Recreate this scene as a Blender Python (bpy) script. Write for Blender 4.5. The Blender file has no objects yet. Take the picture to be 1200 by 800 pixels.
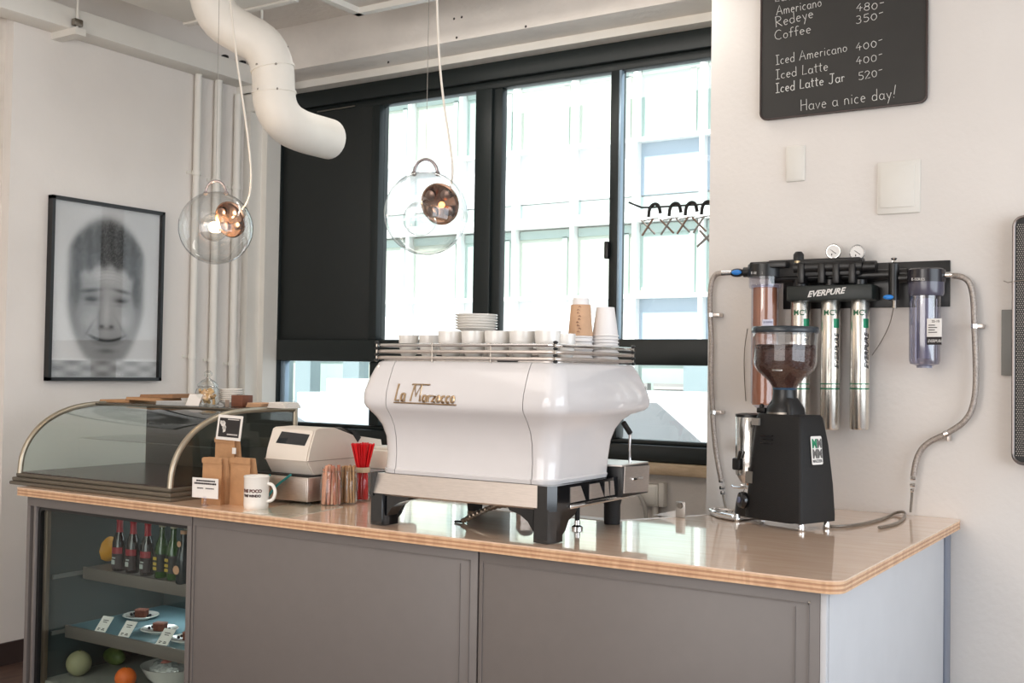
import bpy, bmesh, math, random
from mathutils import Vector, Matrix
random.seed(7)
PI = math.pi
scn = bpy.context.scene
col = scn.collection

# ---------------------------------------------------------------- camera
FPX = 1308.0
YAW, PITCH, ROLL = map(math.radians, (32.598, 1.458, 0.9055))
H = 0.95
CAM = Vector((0, 0, 1.5))
fw = Vector((-math.sin(YAW) * math.cos(PITCH), math.cos(YAW) * math.cos(PITCH), math.sin(PITCH)))
_r = Vector((math.cos(YAW), math.sin(YAW), 0)); _u = _r.cross(fw)
rt = _r * math.cos(ROLL) + _u * math.sin(ROLL)
up = -_r * math.sin(ROLL) + _u * math.cos(ROLL)
cd = bpy.data.cameras.new('camera'); cam = bpy.data.objects.new('camera', cd); col.objects.link(cam)
m = Matrix((rt, up, -fw)).transposed().to_4x4(); m.translation = CAM; cam.matrix_world = m
cd.sensor_width = 36; cd.lens = FPX * 36 / 1200; cd.clip_end = 200; cd.clip_start = .05
scn.camera = cam

def at(ax, val, x, y):
    """world point of a measured direction on the plane axis=val"""
    d = rt * ((x - 600) / FPX) - up * ((y - 400) / FPX) + fw
    i = 'xyz'.index(ax)
    return CAM + d * ((val - CAM[i]) / d[i])

# ---------------------------------------------------------------- world, sun, exposure
w = bpy.data.worlds.new('sky'); scn.world = w; w.use_nodes = True
nt = w.node_tree; bg = nt.nodes['Background']
tc = nt.nodes.new('ShaderNodeTexCoord'); sx = nt.nodes.new('ShaderNodeSeparateXYZ'); cr = nt.nodes.new('ShaderNodeValToRGB')
nt.links.new(tc.outputs['Generated'], sx.inputs[0]); nt.links.new(sx.outputs['Z'], cr.inputs[0]); nt.links.new(cr.outputs[0], bg.inputs[0])
cr.color_ramp.elements[0].color = (.9, .95, 1, 1); cr.color_ramp.elements[1].color = (.62, .8, 1, 1)
bg.inputs[1].default_value = 1.75
sd = bpy.data.lights.new('sun', 'SUN'); sd.energy = 6.6; sd.angle = math.radians(3); sd.color = (1, .97, .92)
so = bpy.data.objects.new('sun', sd); col.objects.link(so)
so.rotation_euler = Vector((.2, .58, -.79)).to_track_quat('-Z', 'Y').to_euler()
def area(name, loc, target, sx_, sy_, power, color, spread=180):
    l = bpy.data.lights.new(name, 'AREA'); l.shape = 'RECTANGLE'; l.size = sx_; l.size_y = sy_; l.energy = power; l.color = color
    l.spread = math.radians(spread)
    o = bpy.data.objects.new(name, l); col.objects.link(o); o.location = loc
    o.rotation_euler = (Vector(target) - Vector(loc)).to_track_quat('-Z', 'Y').to_euler(); return o
# daylight through the street front on the right, ceiling lamps, plus fill lights added to brighten the room
area('street_front_daylight', (2.9, 1.9, 1.75), (-3, 1.9, 1.75), 4.6, 2.5, 92, (.80, .90, 1))
area('rear_fill_light', (-1.6, -2.9, 1.35), (-1.9, 3, 1.75), 4.8, 2.5, 112, (1, .97, .95))  # added fill behind the camera; the wall there has no opening
area('ceiling_lamp_light', (-2.4, .9, 3.3), (-2.4, .9, 0), 2.6, 1.6, 22, (1, .92, .86))
area('counter_fill_light', (-2.9, 4.35, 3.2), (-2.9, 4.9, .8), 2.0, .3, 9, (1, .95, .88))  # added fill over the staff side, no lamp hangs here
area('ceiling_fill_light', (-2.0, -.8, 2.4), (-3.0, 2.2, 3.5), 1.6, .8, 27, (1, .93, .86))  # added uplight that lifts the ceiling, no fixture behind it
vs = scn.view_settings
vs.view_transform = 'Standard'; vs.look = 'None'; vs.exposure = 0.2; vs.gamma = 1; vs.use_curve_mapping = False
cy = scn.cycles
cy.use_denoising = True; cy.max_bounces = 10; cy.diffuse_bounces = 4; cy.glossy_bounces = 5; cy.transmission_bounces = 8; cy.transparent_max_bounces = 24
cy.caustics_reflective = False; cy.caustics_refractive = False; cy.sample_clamp_indirect = 6

# ---------------------------------------------------------------- materials
MATS = {}
def lin(c):
    if isinstance(c, (list, tuple)): return tuple(lin(k) for k in c[:3]) + (1,)
    c /= 255; return c / 12.92 if c <= .04045 else ((c + .055) / 1.055) ** 2.4
def mat(name, c, rough=.5, metal=0, coat=0, var=0, vs_=8, bump=0, bs=60, spec=.5, emit=None, es=1, trans=0, alpha=1, stretch=None, sheen=0):
    """principled surface; c in sRGB 0-255; var = colour variation, bump = fine relief"""
    if name in MATS: return MATS[name]
    m = bpy.data.materials.new(name); m.use_nodes = True; n = m.node_tree.nodes; l = m.node_tree.links; b = n['Principled BSDF']
    b.inputs['Base Color'].default_value = lin(c); b.inputs['Roughness'].default_value = rough; b.inputs['Metallic'].default_value = metal
    b.inputs['Coat Weight'].default_value = coat; b.inputs['Coat Roughness'].default_value = .05
    b.inputs['Specular IOR Level'].default_value = spec; b.inputs['Transmission Weight'].default_value = trans; b.inputs['Alpha'].default_value = alpha
    if emit: b.inputs['Emission Color'].default_value = lin(emit); b.inputs['Emission Strength'].default_value = es
    t = n.new('ShaderNodeTexCoord'); mp = n.new('ShaderNodeMapping'); l.new(t.outputs['Object'], mp.inputs[0])
    if stretch: mp.inputs['Scale'].default_value = stretch
    nz = n.new('ShaderNodeTexNoise'); nz.inputs['Scale'].default_value = vs_; nz.inputs['Detail'].default_value = 6; l.new(mp.outputs[0], nz.inputs[0])
    r = n.new('ShaderNodeMapRange'); r.inputs[1].default_value = .3; r.inputs[2].default_value = .7
    v = max(var, .015); r.inputs[3].default_value = 1 - v; r.inputs[4].default_value = 1 + v; l.new(nz.outputs[0], r.inputs[0])
    mx = n.new('ShaderNodeMix'); mx.data_type = 'RGBA'; mx.blend_type = 'MULTIPLY'; mx.inputs[0].default_value = 1
    mx.inputs[6].default_value = lin(c); l.new(r.outputs[0], mx.inputs[7]); l.new(mx.outputs[2], b.inputs['Base Color'])
    if bump:
        nb = n.new('ShaderNodeTexNoise'); nb.inputs['Scale'].default_value = bs; nb.inputs['Detail'].default_value = 5; l.new(mp.outputs[0], nb.inputs[0])
        bp = n.new('ShaderNodeBump'); bp.inputs['Strength'].default_value = bump; bp.inputs['Distance'].default_value = .01
        l.new(nb.outputs[0], bp.inputs['Height']); l.new(bp.outputs[0], b.inputs['Normal'])
    MATS[name] = m; return m
def glass(name, tint=(1, 1, 1), power=3.6, rough=0.0, extra=0.0):
    """thin clear sheet: see-through with Fresnel reflection"""
    if name in MATS: return MATS[name]
    m = bpy.data.materials.new(name); m.use_nodes = True; n = m.node_tree.nodes; l = m.node_tree.links
    n.remove(n['Principled BSDF']); out = n['Material Output']
    tr = n.new('ShaderNodeBsdfTransparent'); tr.inputs[0].default_value = (*tint, 1)
    gl = n.new('ShaderNodeBsdfGlossy'); gl.inputs['Roughness'].default_value = rough
    lw = n.new('ShaderNodeLayerWeight'); lw.inputs[0].default_value = .5
    pw = n.new('ShaderNodeMath'); pw.operation = 'POWER'; pw.inputs[1].default_value = power; l.new(lw.outputs['Facing'], pw.inputs[0])
    ma = n.new('ShaderNodeMath'); ma.operation = 'MULTIPLY_ADD'; ma.inputs[1].default_value = .8; ma.inputs[2].default_value = .05 + extra; l.new(pw.outputs[0], ma.inputs[0])
    ma.use_clamp = True
    mx = n.new('ShaderNodeMixShader'); l.new(ma.outputs[0], mx.inputs[0]); l.new(tr.outputs[0], mx.inputs[1]); l.new(gl.outputs[0], mx.inputs[2])
    l.new(mx.outputs[0], out.inputs[0]); MATS[name] = m; return m

plaster = mat('painted_plaster', (228, 222, 216), .75, var=.035, vs_=2.2, bump=.12, bs=45)
plaster_rough = mat('rough_plaster', (220, 212, 202), .85, var=.09, vs_=6, bump=.8, bs=22)
concrete = mat('painted_concrete', (228, 221, 213), .85, var=.05, vs_=3, bump=.45, bs=28)
beam_mat = mat('painted_beam', (234, 227, 219), .8, var=.06, vs_=4, bump=.5, bs=20)
white_metal = mat('white_painted_metal', (228, 224, 216), .45, var=.02)
duct_mat = mat('painted_duct', (226, 221, 212), .45, var=.04, vs_=6)
frame_dark = mat('dark_green_black_aluminium', (24, 31, 31), .42, spec=.4)
panel_dark = mat('dark_panel', (27, 31, 30), .6, var=.05)
black = mat('black_plastic', (22, 22, 23), .35)
black_gloss = mat('black_gloss', (14, 15, 18), .12, coat=.6)
grey_paint = mat('grey_paint', (116, 110, 107), .42, var=.02, vs_=20)
side_paint = mat('pale_grey_paint', (198, 199, 202), .5, var=.02)
steel = mat('brushed_steel', (222, 214, 208), .4, 1, var=.06, vs_=30, stretch=(1, 1, 12))
chrome = mat('chrome', (225, 225, 225), .07, 1)
dull_steel = mat('dull_steel', (150, 143, 134), .34, 1, var=.08, vs_=40)
enamel = mat('white_enamel', (220, 217, 217), .16, coat=.6)
porcelain = mat('white_porcelain', (236, 232, 226), .18, coat=.4)
paper_white = mat('white_paper', (233, 229, 224), .7)
kraft = mat('kraft_paper', (186, 142, 102), .8, var=.07, vs_=25, bump=.1, bs=80)
kraft_dark = mat('dark_kraft_paper', (150, 112, 80), .8, var=.08, vs_=25)
kraft_cup = mat('kraft_sleeve', (205, 165, 132), .8, var=.05, vs_=40)
walnut = mat('brown_wood_block', (112, 66, 46), .55, var=.15, vs_=10, stretch=(1, 8, 8))
gold = mat('brass_badge', (196, 170, 138), .28, .85)
ink = mat('dark_ink', (40, 34, 34), .7)
chalk = mat('chalk', (222, 220, 214), .9)
board_mat = mat('chalkboard_slate', (48, 46, 43), .6, var=.1, vs_=5)
win_glass = glass('window_glass', (.97, .99, .98))
clear = glass('clear_glass', (.95, .965, .96), power=2.4, extra=.02)
clear2 = glass('clear_plastic', (.90, .90, .97), extra=.05)
case_glass = glass('case_glass', (.90, .95, .93), extra=-.01)
cooler_glass = glass('cooler_glass', (.90, .94, .93), extra=-.045)
amber_glass = mat('dark_bottle_glass', (30, 20, 22), .1, coat=.5)
green_glass = mat('green_bottle_glass', (38, 78, 26), .12, coat=.5)
pale_glass = mat('pale_green_bottle_glass', (84, 118, 100), .15, coat=.5)
rubber = mat('black_rubber', (24, 22, 22), .7)
bronze = mat('bronze_mirror', (176, 140, 118), .16, 1, var=.1, vs_=30)
teal = mat('teal_cable', (40, 130, 130), .5)
beige = mat('beige_plastic', (232, 224, 214), .45)
beige_dk = mat('beige_plastic_shadow_line', (178, 168, 156), .5)
braid = mat('braided_steel', (176, 166, 158), .42, .8, var=.25, vs_=160, bump=.4, bs=260)

def wood_mat(name, c1, c2, scale, stretch, rough, coat, coat_rough=.04):
    m = mat(name, c1, rough, coat=coat); n = m.node_tree.nodes; l = m.node_tree.links; b = n['Principled BSDF']
    b.inputs['Coat Roughness'].default_value = coat_rough
    t = n.new('ShaderNodeTexCoord'); mp = n.new('ShaderNodeMapping'); mp.inputs['Scale'].default_value = stretch; l.new(t.outputs['Object'], mp.inputs[0])
    nz = n.new('ShaderNodeTexNoise'); nz.inputs['Scale'].default_value = scale; nz.inputs['Detail'].default_value = 8; nz.inputs['Distortion'].default_value = .6; l.new(mp.outputs[0], nz.inputs[0])
    cr = n.new('ShaderNodeValToRGB'); cr.color_ramp.elements[0].position = .35; cr.color_ramp.elements[1].position = .65
    cr.color_ramp.elements[0].color = lin(c1); cr.color_ramp.elements[1].color = lin(c2); l.new(nz.outputs[0], cr.inputs[0]); l.new(cr.outputs[0], b.inputs['Base Color'])
    return m
top_wood = wood_mat('lacquered_birch_top', (240, 210, 184), (230, 195, 167), 5, (1, 7, 1), .32, 1)
top_wood.node_tree.nodes['Principled BSDF'].inputs['Coat IOR'].default_value = 1.75
ply_light = wood_mat('plywood_ply_light', (226, 188, 150), (208, 166, 128), 12, (3, 3, 1), .5, .3)
ply_dark = wood_mat('plywood_ply_dark', (194, 148, 112), (176, 130, 98), 12, (3, 3, 1), .5, .3)
sill_wood = wood_mat('sill_wood', (202, 178, 148), (184, 160, 130), 6, (2, 8, 8), .6, .1)
floor_wood = wood_mat('floor_wood', (96, 72, 60), (74, 54, 46), 5, (8, 1, 1), .5, .2)

# ---------------------------------------------------------------- geometry helpers
OFF = {}
def setp(o, label=None, cat=None, group=None, kind=None):
    if label: o['label'] = label
    if cat: o['category'] = cat
    if group: o['group'] = group
    if kind: o['kind'] = kind
    return o
def thing(name, label, cat, loc=(0, 0, 0), rz=0, group=None, world=False, kind=None):
    o = bpy.data.objects.new(name, None); col.objects.link(o); o.location = loc; o.rotation_euler = (0, 0, rz); o.empty_display_size = .05
    OFF[o.name] = Vector(loc) if world else Vector((0, 0, 0))
    return setp(o, label, cat, group, kind)
class MB:
    def __init__(s): s.v = []; s.f = []; s.M = None
    def add(s, vs_, fs):
        o = len(s.v)
        for p in vs_:
            p = Vector(p); s.v.append(s.M @ p if s.M else p)
        s.f += [tuple(i + o for i in f) for f in fs]; return s
    def box(s, a, b):
        x0, y0, z0 = a; x1, y1, z1 = b
        x0, x1 = sorted((x0, x1)); y0, y1 = sorted((y0, y1)); z0, z1 = sorted((z0, z1))
        return s.add([(x0, y0, z0), (x1, y0, z0), (x1, y1, z0), (x0, y1, z0), (x0, y0, z1), (x1, y0, z1), (x1, y1, z1), (x0, y1, z1)],
                     [(0, 3, 2, 1), (4, 5, 6, 7), (0, 1, 5, 4), (1, 2, 6, 5), (2, 3, 7, 6), (3, 0, 4, 7)])
    def rbox(s, a, b, r=.005, seg=2):
        bm = bmesh.new(); bmesh.ops.create_cube(bm, size=1)
        c = [(a[i] + b[i]) / 2 for i in range(3)]; d = [abs(b[i] - a[i]) for i in range(3)]
        for v in bm.verts: v.co = Vector([c[i] + v.co[i] * d[i] for i in range(3)])
        bmesh.ops.bevel(bm, geom=bm.edges[:], offset=min(r, min(d) * .49), segments=seg, affect='EDGES', profile=.5)
        bm.verts.index_update(); s.add([v.co for v in bm.verts], [[v.index for v in f.verts] for f in bm.faces]); bm.free(); return s
    def frustum(s, bot, top, z0, z1, r=0):
        """bot/top: (x0,y0,x1,y1)"""
        a, b, c, d = bot; e, f, g, h = top
        return s.add([(a, b, z0), (c, b, z0), (c, d, z0), (a, d, z0), (e, f, z1), (g, f, z1), (g, h, z1), (e, h, z1)],
                     [(0, 3, 2, 1), (4, 5, 6, 7), (0, 1, 5, 4), (1, 2, 6, 5), (2, 3, 7, 6), (3, 0, 4, 7)])
    def tube(s, pts, r, n=10, cap=True, smooth=0, flat=1.0):
        pts = [Vector(p) for p in pts]
        rs = list(r) if isinstance(r, (list, tuple)) else [r] * len(pts)
        for _ in range(smooth):
            q = [pts[0]]; qr = [rs[0]]
            for i in range(len(pts) - 1):
                q += [pts[i].lerp(pts[i + 1], .25), pts[i].lerp(pts[i + 1], .75)]; qr += [rs[i] * .75 + rs[i + 1] * .25, rs[i] * .25 + rs[i + 1] * .75]
            q.append(pts[-1]); qr.append(rs[-1]); pts = q; rs = qr
        closed = (pts[0] - pts[-1]).length < 1e-6
        t0 = (pts[1] - pts[0]).normalized(); nrm = t0.orthogonal().normalized()
        vs_ = []; prev = t0
        for i, p in enumerate(pts):
            t = (pts[min(i + 1, len(pts) - 1)] - pts[max(i - 1, 0)])
            t = t.normalized() if t.length > 1e-9 else prev
            nrm = (nrm - t * nrm.dot(t)); nrm = nrm.normalized() if nrm.length > 1e-6 else t.orthogonal().normalized()
            bn = t.cross(nrm); prev = t
            for k in range(n):
                a = 2 * PI * k / n; vs_.append(p + (nrm * math.cos(a) + bn * math.sin(a) * flat) * rs[i])
        fs = [(i * n + k, i * n + (k + 1) % n, (i + 1) * n + (k + 1) % n, (i + 1) * n + k) for i in range(len(pts) - 1) for k in range(n)]
        if cap: fs += [tuple(range(n))[::-1], tuple((len(pts) - 1) * n + k for k in range(n))]
        return s.add(vs_, fs)
    def lathe(s, prof, c=(0, 0, 0), n=24, axis='z', cap=True, a0=0, a1=2 * PI):
        """prof: (radius, height) list"""
        full = abs(a1 - a0 - 2 * PI) < 1e-6; m_ = n if full else n + 1; vs_ = []
        ax = {'z': lambda r_, a, h: (r_ * math.cos(a), r_ * math.sin(a), h), 'y': lambda r_, a, h: (r_ * math.cos(a), h, -r_ * math.sin(a)), 'x': lambda r_, a, h: (h, r_ * math.cos(a), r_ * math.sin(a))}
        fn = ax[axis] if isinstance(axis, str) else None
        if fn is None:
            q = Vector(axis).to_track_quat('Z', 'Y'); fn = lambda r_, a, h: q @ Vector((r_ * math.cos(a), r_ * math.sin(a), h))
        c = Vector(c)
        for r_, h in prof:
            for k in range(m_): vs_.append(c + Vector(fn(r_, a0 + (a1 - a0) * k / n, h)))
        fs = [(i * m_ + k, i * m_ + (k + 1) % m_, (i + 1) * m_ + (k + 1) % m_, (i + 1) * m_ + k) for i in range(len(prof) - 1) for k in range(n)]
        if cap and full:
            if prof[0][0] > 1e-5: fs.append(tuple(range(m_))[::-1])
            if prof[-1][0] > 1e-5: fs.append(tuple((len(prof) - 1) * m_ + k for k in range(m_)))
        return s.add(vs_, fs)
    def prism(s, poly, h0, h1, axis='z'):
        f = {'z': lambda a, b, h: (a, b, h), 'y': lambda a, b, h: (a, h, b), 'x': lambda a, b, h: (h, a, b)}[axis]; n = len(poly)
        vs_ = [f(a, b, h0) for a, b in poly] + [f(a, b, h1) for a, b in poly]
        return s.add(vs_, [tuple(range(n))[::-1], tuple(range(n, 2 * n))] + [(i, (i + 1) % n, n + (i + 1) % n, n + i) for i in range(n)])
    def sphere(s, c, r, n=16, sc=(1, 1, 1)):
        pr = [(math.sin(PI * i / (n // 2)), -math.cos(PI * i / (n // 2))) for i in range(n // 2 + 1)]
        k0 = len(s.v); M0 = s.M; s.M = None; s.lathe([(max(a, 1e-4), b) for a, b in pr], (0, 0, 0), n, cap=False); s.M = M0
        for i in range(k0, len(s.v)):
            p = s.v[i]; p = Vector((c[0] + p.x * r * sc[0], c[1] + p.y * r * sc[1], c[2] + p.z * r * sc[2])); s.v[i] = M0 @ p if M0 else p
        return s
    def build(s, name, m, parent=None, label=None, cat=None, group=None, kind=None, ang=35, smooth=True):
        off = OFF[parent.name] if parent else Vector((0, 0, 0))
        me = bpy.data.meshes.new(name); me.from_pydata([tuple(p - off) for p in s.v], [], s.f)
        bm = bmesh.new(); bm.from_mesh(me); bmesh.ops.remove_doubles(bm, verts=bm.verts[:], dist=1e-6); bmesh.ops.recalc_face_normals(bm, faces=bm.faces[:]); bm.to_mesh(me); bm.free()
        if smooth:
            me.polygons.foreach_set('use_smooth', [True] * len(me.polygons)); me.set_sharp_from_angle(angle=math.radians(ang))
        me.materials.append(m)
        o = bpy.data.objects.new(name, me); col.objects.link(o)
        OFF[o.name] = off
        if parent: o.parent = parent
        return setp(o, label, cat, group, kind)
def B(a, b): return MB().box(a, b)
def RB(a, b, r=.004, seg=2): return MB().rbox(a, b, r, seg)
def T(pts, r, n=10, **k): return MB().tube(pts, r, n, **k)
def kids(o): return [c for c in bpy.data.objects if c.parent == o]
def copy_tree(root, loc=None, rz=None, label=None, group=None, name=None):
    def cp(o, par):
        c = o.copy(); col.objects.link(c); OFF[c.name] = OFF.get(o.name, Vector((0, 0, 0)))
        if par: c.parent = par
        for ch in CH.get(o.name, []): cp(ch, c)
        return c
    CH = {}
    for o in bpy.data.objects:
        if o.parent: CH.setdefault(o.parent.name, []).append(o)
    r = cp(root, None)
    if loc is not None: r.location = loc
    if rz is not None: r.rotation_euler = (0, 0, rz)
    if label: r['label'] = label
    if group: r['group'] = group
    return r
def rounded_poly(x0, y0, x1, y1, r, n=6, corners=(1, 1, 1, 1)):
    out = []
    for (cx, cy_, a, on) in ((x0 + r, y0 + r, PI, corners[0]), (x1 - r, y0 + r, 1.5 * PI, corners[1]), (x1 - r, y1 - r, 0, corners[2]), (x0 + r, y1 - r, .5 * PI, corners[3])):
        if on: out += [(cx + r * math.cos(a + PI / 2 * k / n), cy_ + r * math.sin(a + PI / 2 * k / n)) for k in range(n + 1)]
        else: out.append((x0 if cx == x0 + r else x1, y0 if cy_ == y0 + r else y1))
    return out

# single-stroke hand lettering
def arc(cx, cy_, rx, ry, a0, a1, n=8): return [(cx + rx * math.cos(math.radians(a0 + (a1 - a0) * k / n)), cy_ + ry * math.sin(math.radians(a0 + (a1 - a0) * k / n))) for k in range(n + 1)]
GL = {
 'A': (.7, [[(0, 0), (.32, 1), (.62, 0)], [(.1, .35), (.55, .38)]]), 'R': (.6, [[(.05, 0), (.08, 1)], [(.02, 1)] + arc(.2, .76, .3, .24, 80, -90) + [(.1, .5), (.55, 0)]]),
 'C': (.65, [arc(.35, .5, .32, .5, 50, 310)]), 'I': (.42, [[(.05, 1), (.38, 1)], [(.2, 1), (.2, 0)], [(.02, 0), (.38, 0)]]), 'L': (.5, [[(.1, 1), (.06, 0), (.42, .03)]]),
 'J': (.6, [[(.15, 1), (.55, 1)], [(.38, 1), (.36, .15)] + arc(.2, .16, .16, .16, 0, -170)]), 'H': (.62, [[(.05, 1), (.05, 0)], [(.52, 1), (.5, 0)], [(.05, .5), (.5, .52)]]),
 'M': (.8, [[(.03, 0), (.12, 1), (.36, .3), (.6, 1), (.7, 0)]]), 'a': (.48, [arc(.2, .25, .18, .26, 40, 360), [(.39, .5), (.38, .05), (.46, 0)]]), 'b': (.45, [[(.05, 1), (.05, 0)], arc(.2, .25, .18, .26, 160, -160)]),
 'c': (.42, [arc(.22, .25, .18, .26, 50, 310)]), 'd': (.48, [arc(.2, .25, .18, .26, 30, 330), [(.4, 1), (.38, 0)]]), 'e': (.45, [[(.05, .28), (.38, .3)] + arc(.21, .26, .17, .26, 10, 310)]),
 'f': (.36, [arc(.28, .82, .14, .17, 50, 180) + [(.13, 0)], [(0, .52), (.3, .54)]]), 'h': (.45, [[(.06, 1), (.05, 0)], arc(.22, .3, .16, .22, 180, 0) + [(.38, 0)]]),
 'i': (.2, [[(.08, .5), (.08, 0)], [(.09, .72), (.1, .77)]]), 'm': (.66, [[(.04, .5), (.04, 0)], arc(.17, .33, .12, .18, 180, 0) + [(.29, 0)], arc(.42, .33, .13, .18, 180, 0) + [(.56, 0)]]),
 'n': (.45, [[(.05, .5), (.05, 0)], arc(.2, .3, .15, .22, 180, 0) + [(.36, 0)]]), 'o': (.44, [arc(.2, .26, .17, .25, 100, 460, 10)]), 'r': (.34, [[(.06, .52), (.06, 0)], arc(.2, .32, .13, .18, 170, 40)]),
 't': (.34, [[(.14, .88), (.12, .06), (.24, 0)], [(0, .6), (.3, .62)]]), 'v': (.4, [[(.02, .5), (.18, 0), (.36, .52)]]), 'y': (.42, [[(.02, .5), (.19, .06)], [(.38, .5), (.1, -.4)]]),
 'z': (.42, [[(.03, .48), (.36, .5), (.04, 0), (.38, .02)]]), 'l': (.2, [[(.08, 1), (.08, 0)]]), 's': (.38, [arc(.2, .38, .14, .13, 40, 260) + arc(.19, .13, .15, .13, 80, -140)]), '!': (.3, [[(.22, 1.1), (.1, .3)], [(.07, .08), (.08, .02)]]),
 '4': (.5, [[(.3, 1), (.03, .4), (.45, .42)], [(.32, .65), (.3, 0)]]), '8': (.48, [arc(.22, .75, .16, .23, -90, 270, 10) + arc(.22, .27, .19, .26, 90, 450, 10)]), '0': (.5, [arc(.23, .42, .19, .4, 90, 450, 12)]),
 '3': (.45, [arc(.18, .75, .18, .22, 130, -80) + arc(.18, .27, .2, .27, 80, -140)]), '5': (.46, [[(.4, 1), (.1, .98), (.07, .58)] + arc(.2, .3, .2, .3, 110, -140)]),
 '2': (.46, [arc(.2, .72, .18, .26, 160, -30) + [(.03, .02), (.42, .04)]]), '-': (.35, [[(.03, .75), (.3, .8)]]), ' ': (.3, [])}
def strokes(txt):
    x = 0; out = []
    for ch in txt:
        if ch not in GL: x += .4; continue
        wd, ss = GL[ch]
        for s_ in ss: out.append([(x + a, b) for a, b in s_])
        x += wd + .07
    return out, x
def hand_text(mb, txt, p0, p1, capw, nrm, r, jitter=.02, slant=0.0):
    """lettering from p0 to p1 (baseline), cap height capw in metres, on a surface with normal nrm"""
    st, wd = strokes(txt); p0 = Vector(p0); p1 = Vector(p1); ex = (p1 - p0) / wd; nrm = Vector(nrm).normalized(); ey = nrm.cross(ex.normalized()) * capw
    if ey.z < 0: ey = -ey
    for s_ in st:
        pts = [p0 + ex * (a + slant * b + random.uniform(-jitter, jitter)) + ey * (b + random.uniform(-jitter, jitter)) for a, b in s_]
        mb.tube(pts, r, 4, cap=True)
    return mb
def block_text(txt, size, loc, xdir, ydir, m, parent, name, shear=0, ext=.0006, align='LEFT', label=None, sx_=1.0, bold=0):
    cu = bpy.data.curves.new(name, 'FONT'); cu.body = txt; cu.size = size; cu.shear = shear; cu.extrude = ext; cu.offset = bold; cu.align_x = align; cu.resolution_u = 2
    o = bpy.data.objects.new(name, cu); col.objects.link(o)
    dg = bpy.context.evaluated_depsgraph_get(); me = bpy.data.meshes.new_from_object(o.evaluated_get(dg)); bpy.data.objects.remove(o)
    xd = Vector(xdir).normalized(); yd = Vector(ydir).normalized(); zd = xd.cross(yd); off = OFF[parent.name] if parent else Vector((0, 0, 0))
    for v in me.vertices: v.co = Vector(loc) - off + xd * v.co.x * sx_ + yd * v.co.y + zd * v.co.z
    me.materials.clear(); me.materials.append(m)
    o = bpy.data.objects.new(name, me); col.objects.link(o)
    if parent: o.parent = parent; OFF[o.name] = off
    return setp(o, label)
# ================================================================ THE ROOM
def struct(mb, name, m, parent=None, **k): return mb.build(name, m, parent, kind='structure' if not parent else None, **k)
struct(B((-5.3, -3.2, -.15), (3.2, 5.3, 0)), 'floor', floor_wood)
struct(B((-5.3, -3.3, 3.5), (3.2, 4.78, 3.8)), 'ceiling', concrete)
struct(B((-5.3, 4.78, 3.24), (3.2, 5.35, 3.8)), 'ceiling_beam', beam_mat)
bmh = bpy.data.objects['ceiling_beam']
for q in ((532, 22), (541, 20), (535, 44), (616, 31), (455, 73), (337, 55), (333, 60)):
    p_ = at('y', 4.779, *q); MB().lathe([(.007, 0), (.001, .001)], (p_.x, 4.7795, p_.z), 8, (0, -1, 0), cap=False).build('anchor_hole', mat('hole_dark', (60, 52, 46), .9), bmh)
struct(B((-5.3, 3.31, 0), (-5.1, 5.3, 3.5)), 'wall_left', plaster)
struct(B((-5.36, -3.2, 0), (-5.165, 3.31, 3.5)), 'wall_left_front', plaster_rough)
struct(B((-1.92, 4.605, 0), (3.2, 5.3, 3.5)), 'wall_right', plaster)
struct(B((-5.1, 5.1, 0), (-1.92, 5.3, 1.0)), 'wall_back', plaster)
struct(B((-5.3, -3.4, 0), (3.2, -3.2, 3.5)), 'wall_behind', plaster)
struct(B((3.0, -3.2, 3.1), (3.2, 4.605, 3.5)).box((3, -3.2, 0), (3.2, 4.605, .45)).box((3, -3.2, .45), (3.2, -.6, 3.1)).box((3, 4.3, .45), (3.2, 4.605, 3.1)), 'wall_street', plaster)
struct(B((-5.1, 3.31, 0), (-5.085, 5.1, .11)).box((-5.165, 1.0, 0), (-5.15, 3.31, .11)), 'baseboard_left', mat('dark_baseboard', (58, 44, 40), .6))
struct(B((-5.1, 5.0, 3.197), (-1.92, 5.12, 3.245)), 'trim_1', white_metal)
# street-front glazing bars
w2 = thing('window_2', None, None, (3.05, 2, .45), world=True, kind='structure')
for k in range(4): B((3.03, -.6 + 4.9 * k / 3 - .03, .45), (3.1, -.6 + 4.9 * k / 3 + .03, 3.1)).build('mullion', frame_dark, w2)
B((3.03, -.6, .45), (3.1, 4.3, .5)).build('bottom_rail', frame_dark, w2); B((3.03, -.6, 3.05), (3.1, 4.3, 3.1)).build('top_rail', frame_dark, w2)
# boxed pilaster in the corner with its splayed head
struct(B((-5.1, 4.87, 0), (-5.045, 5.1, 3.06)).box((-5.1, 4.97, 0), (-5.0, 5.1, 3.06)).frustum((-5.1, 4.87, -5.0, 5.1), (-5.1, 4.80, -4.9, 5.1), 3.06, 3.2), 'trim_2', white_metal)
struct(RB((-5.1, 5.03, .995), (-1.92, 5.15, 1.05), .006), 'trim_3', sill_wood)

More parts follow.
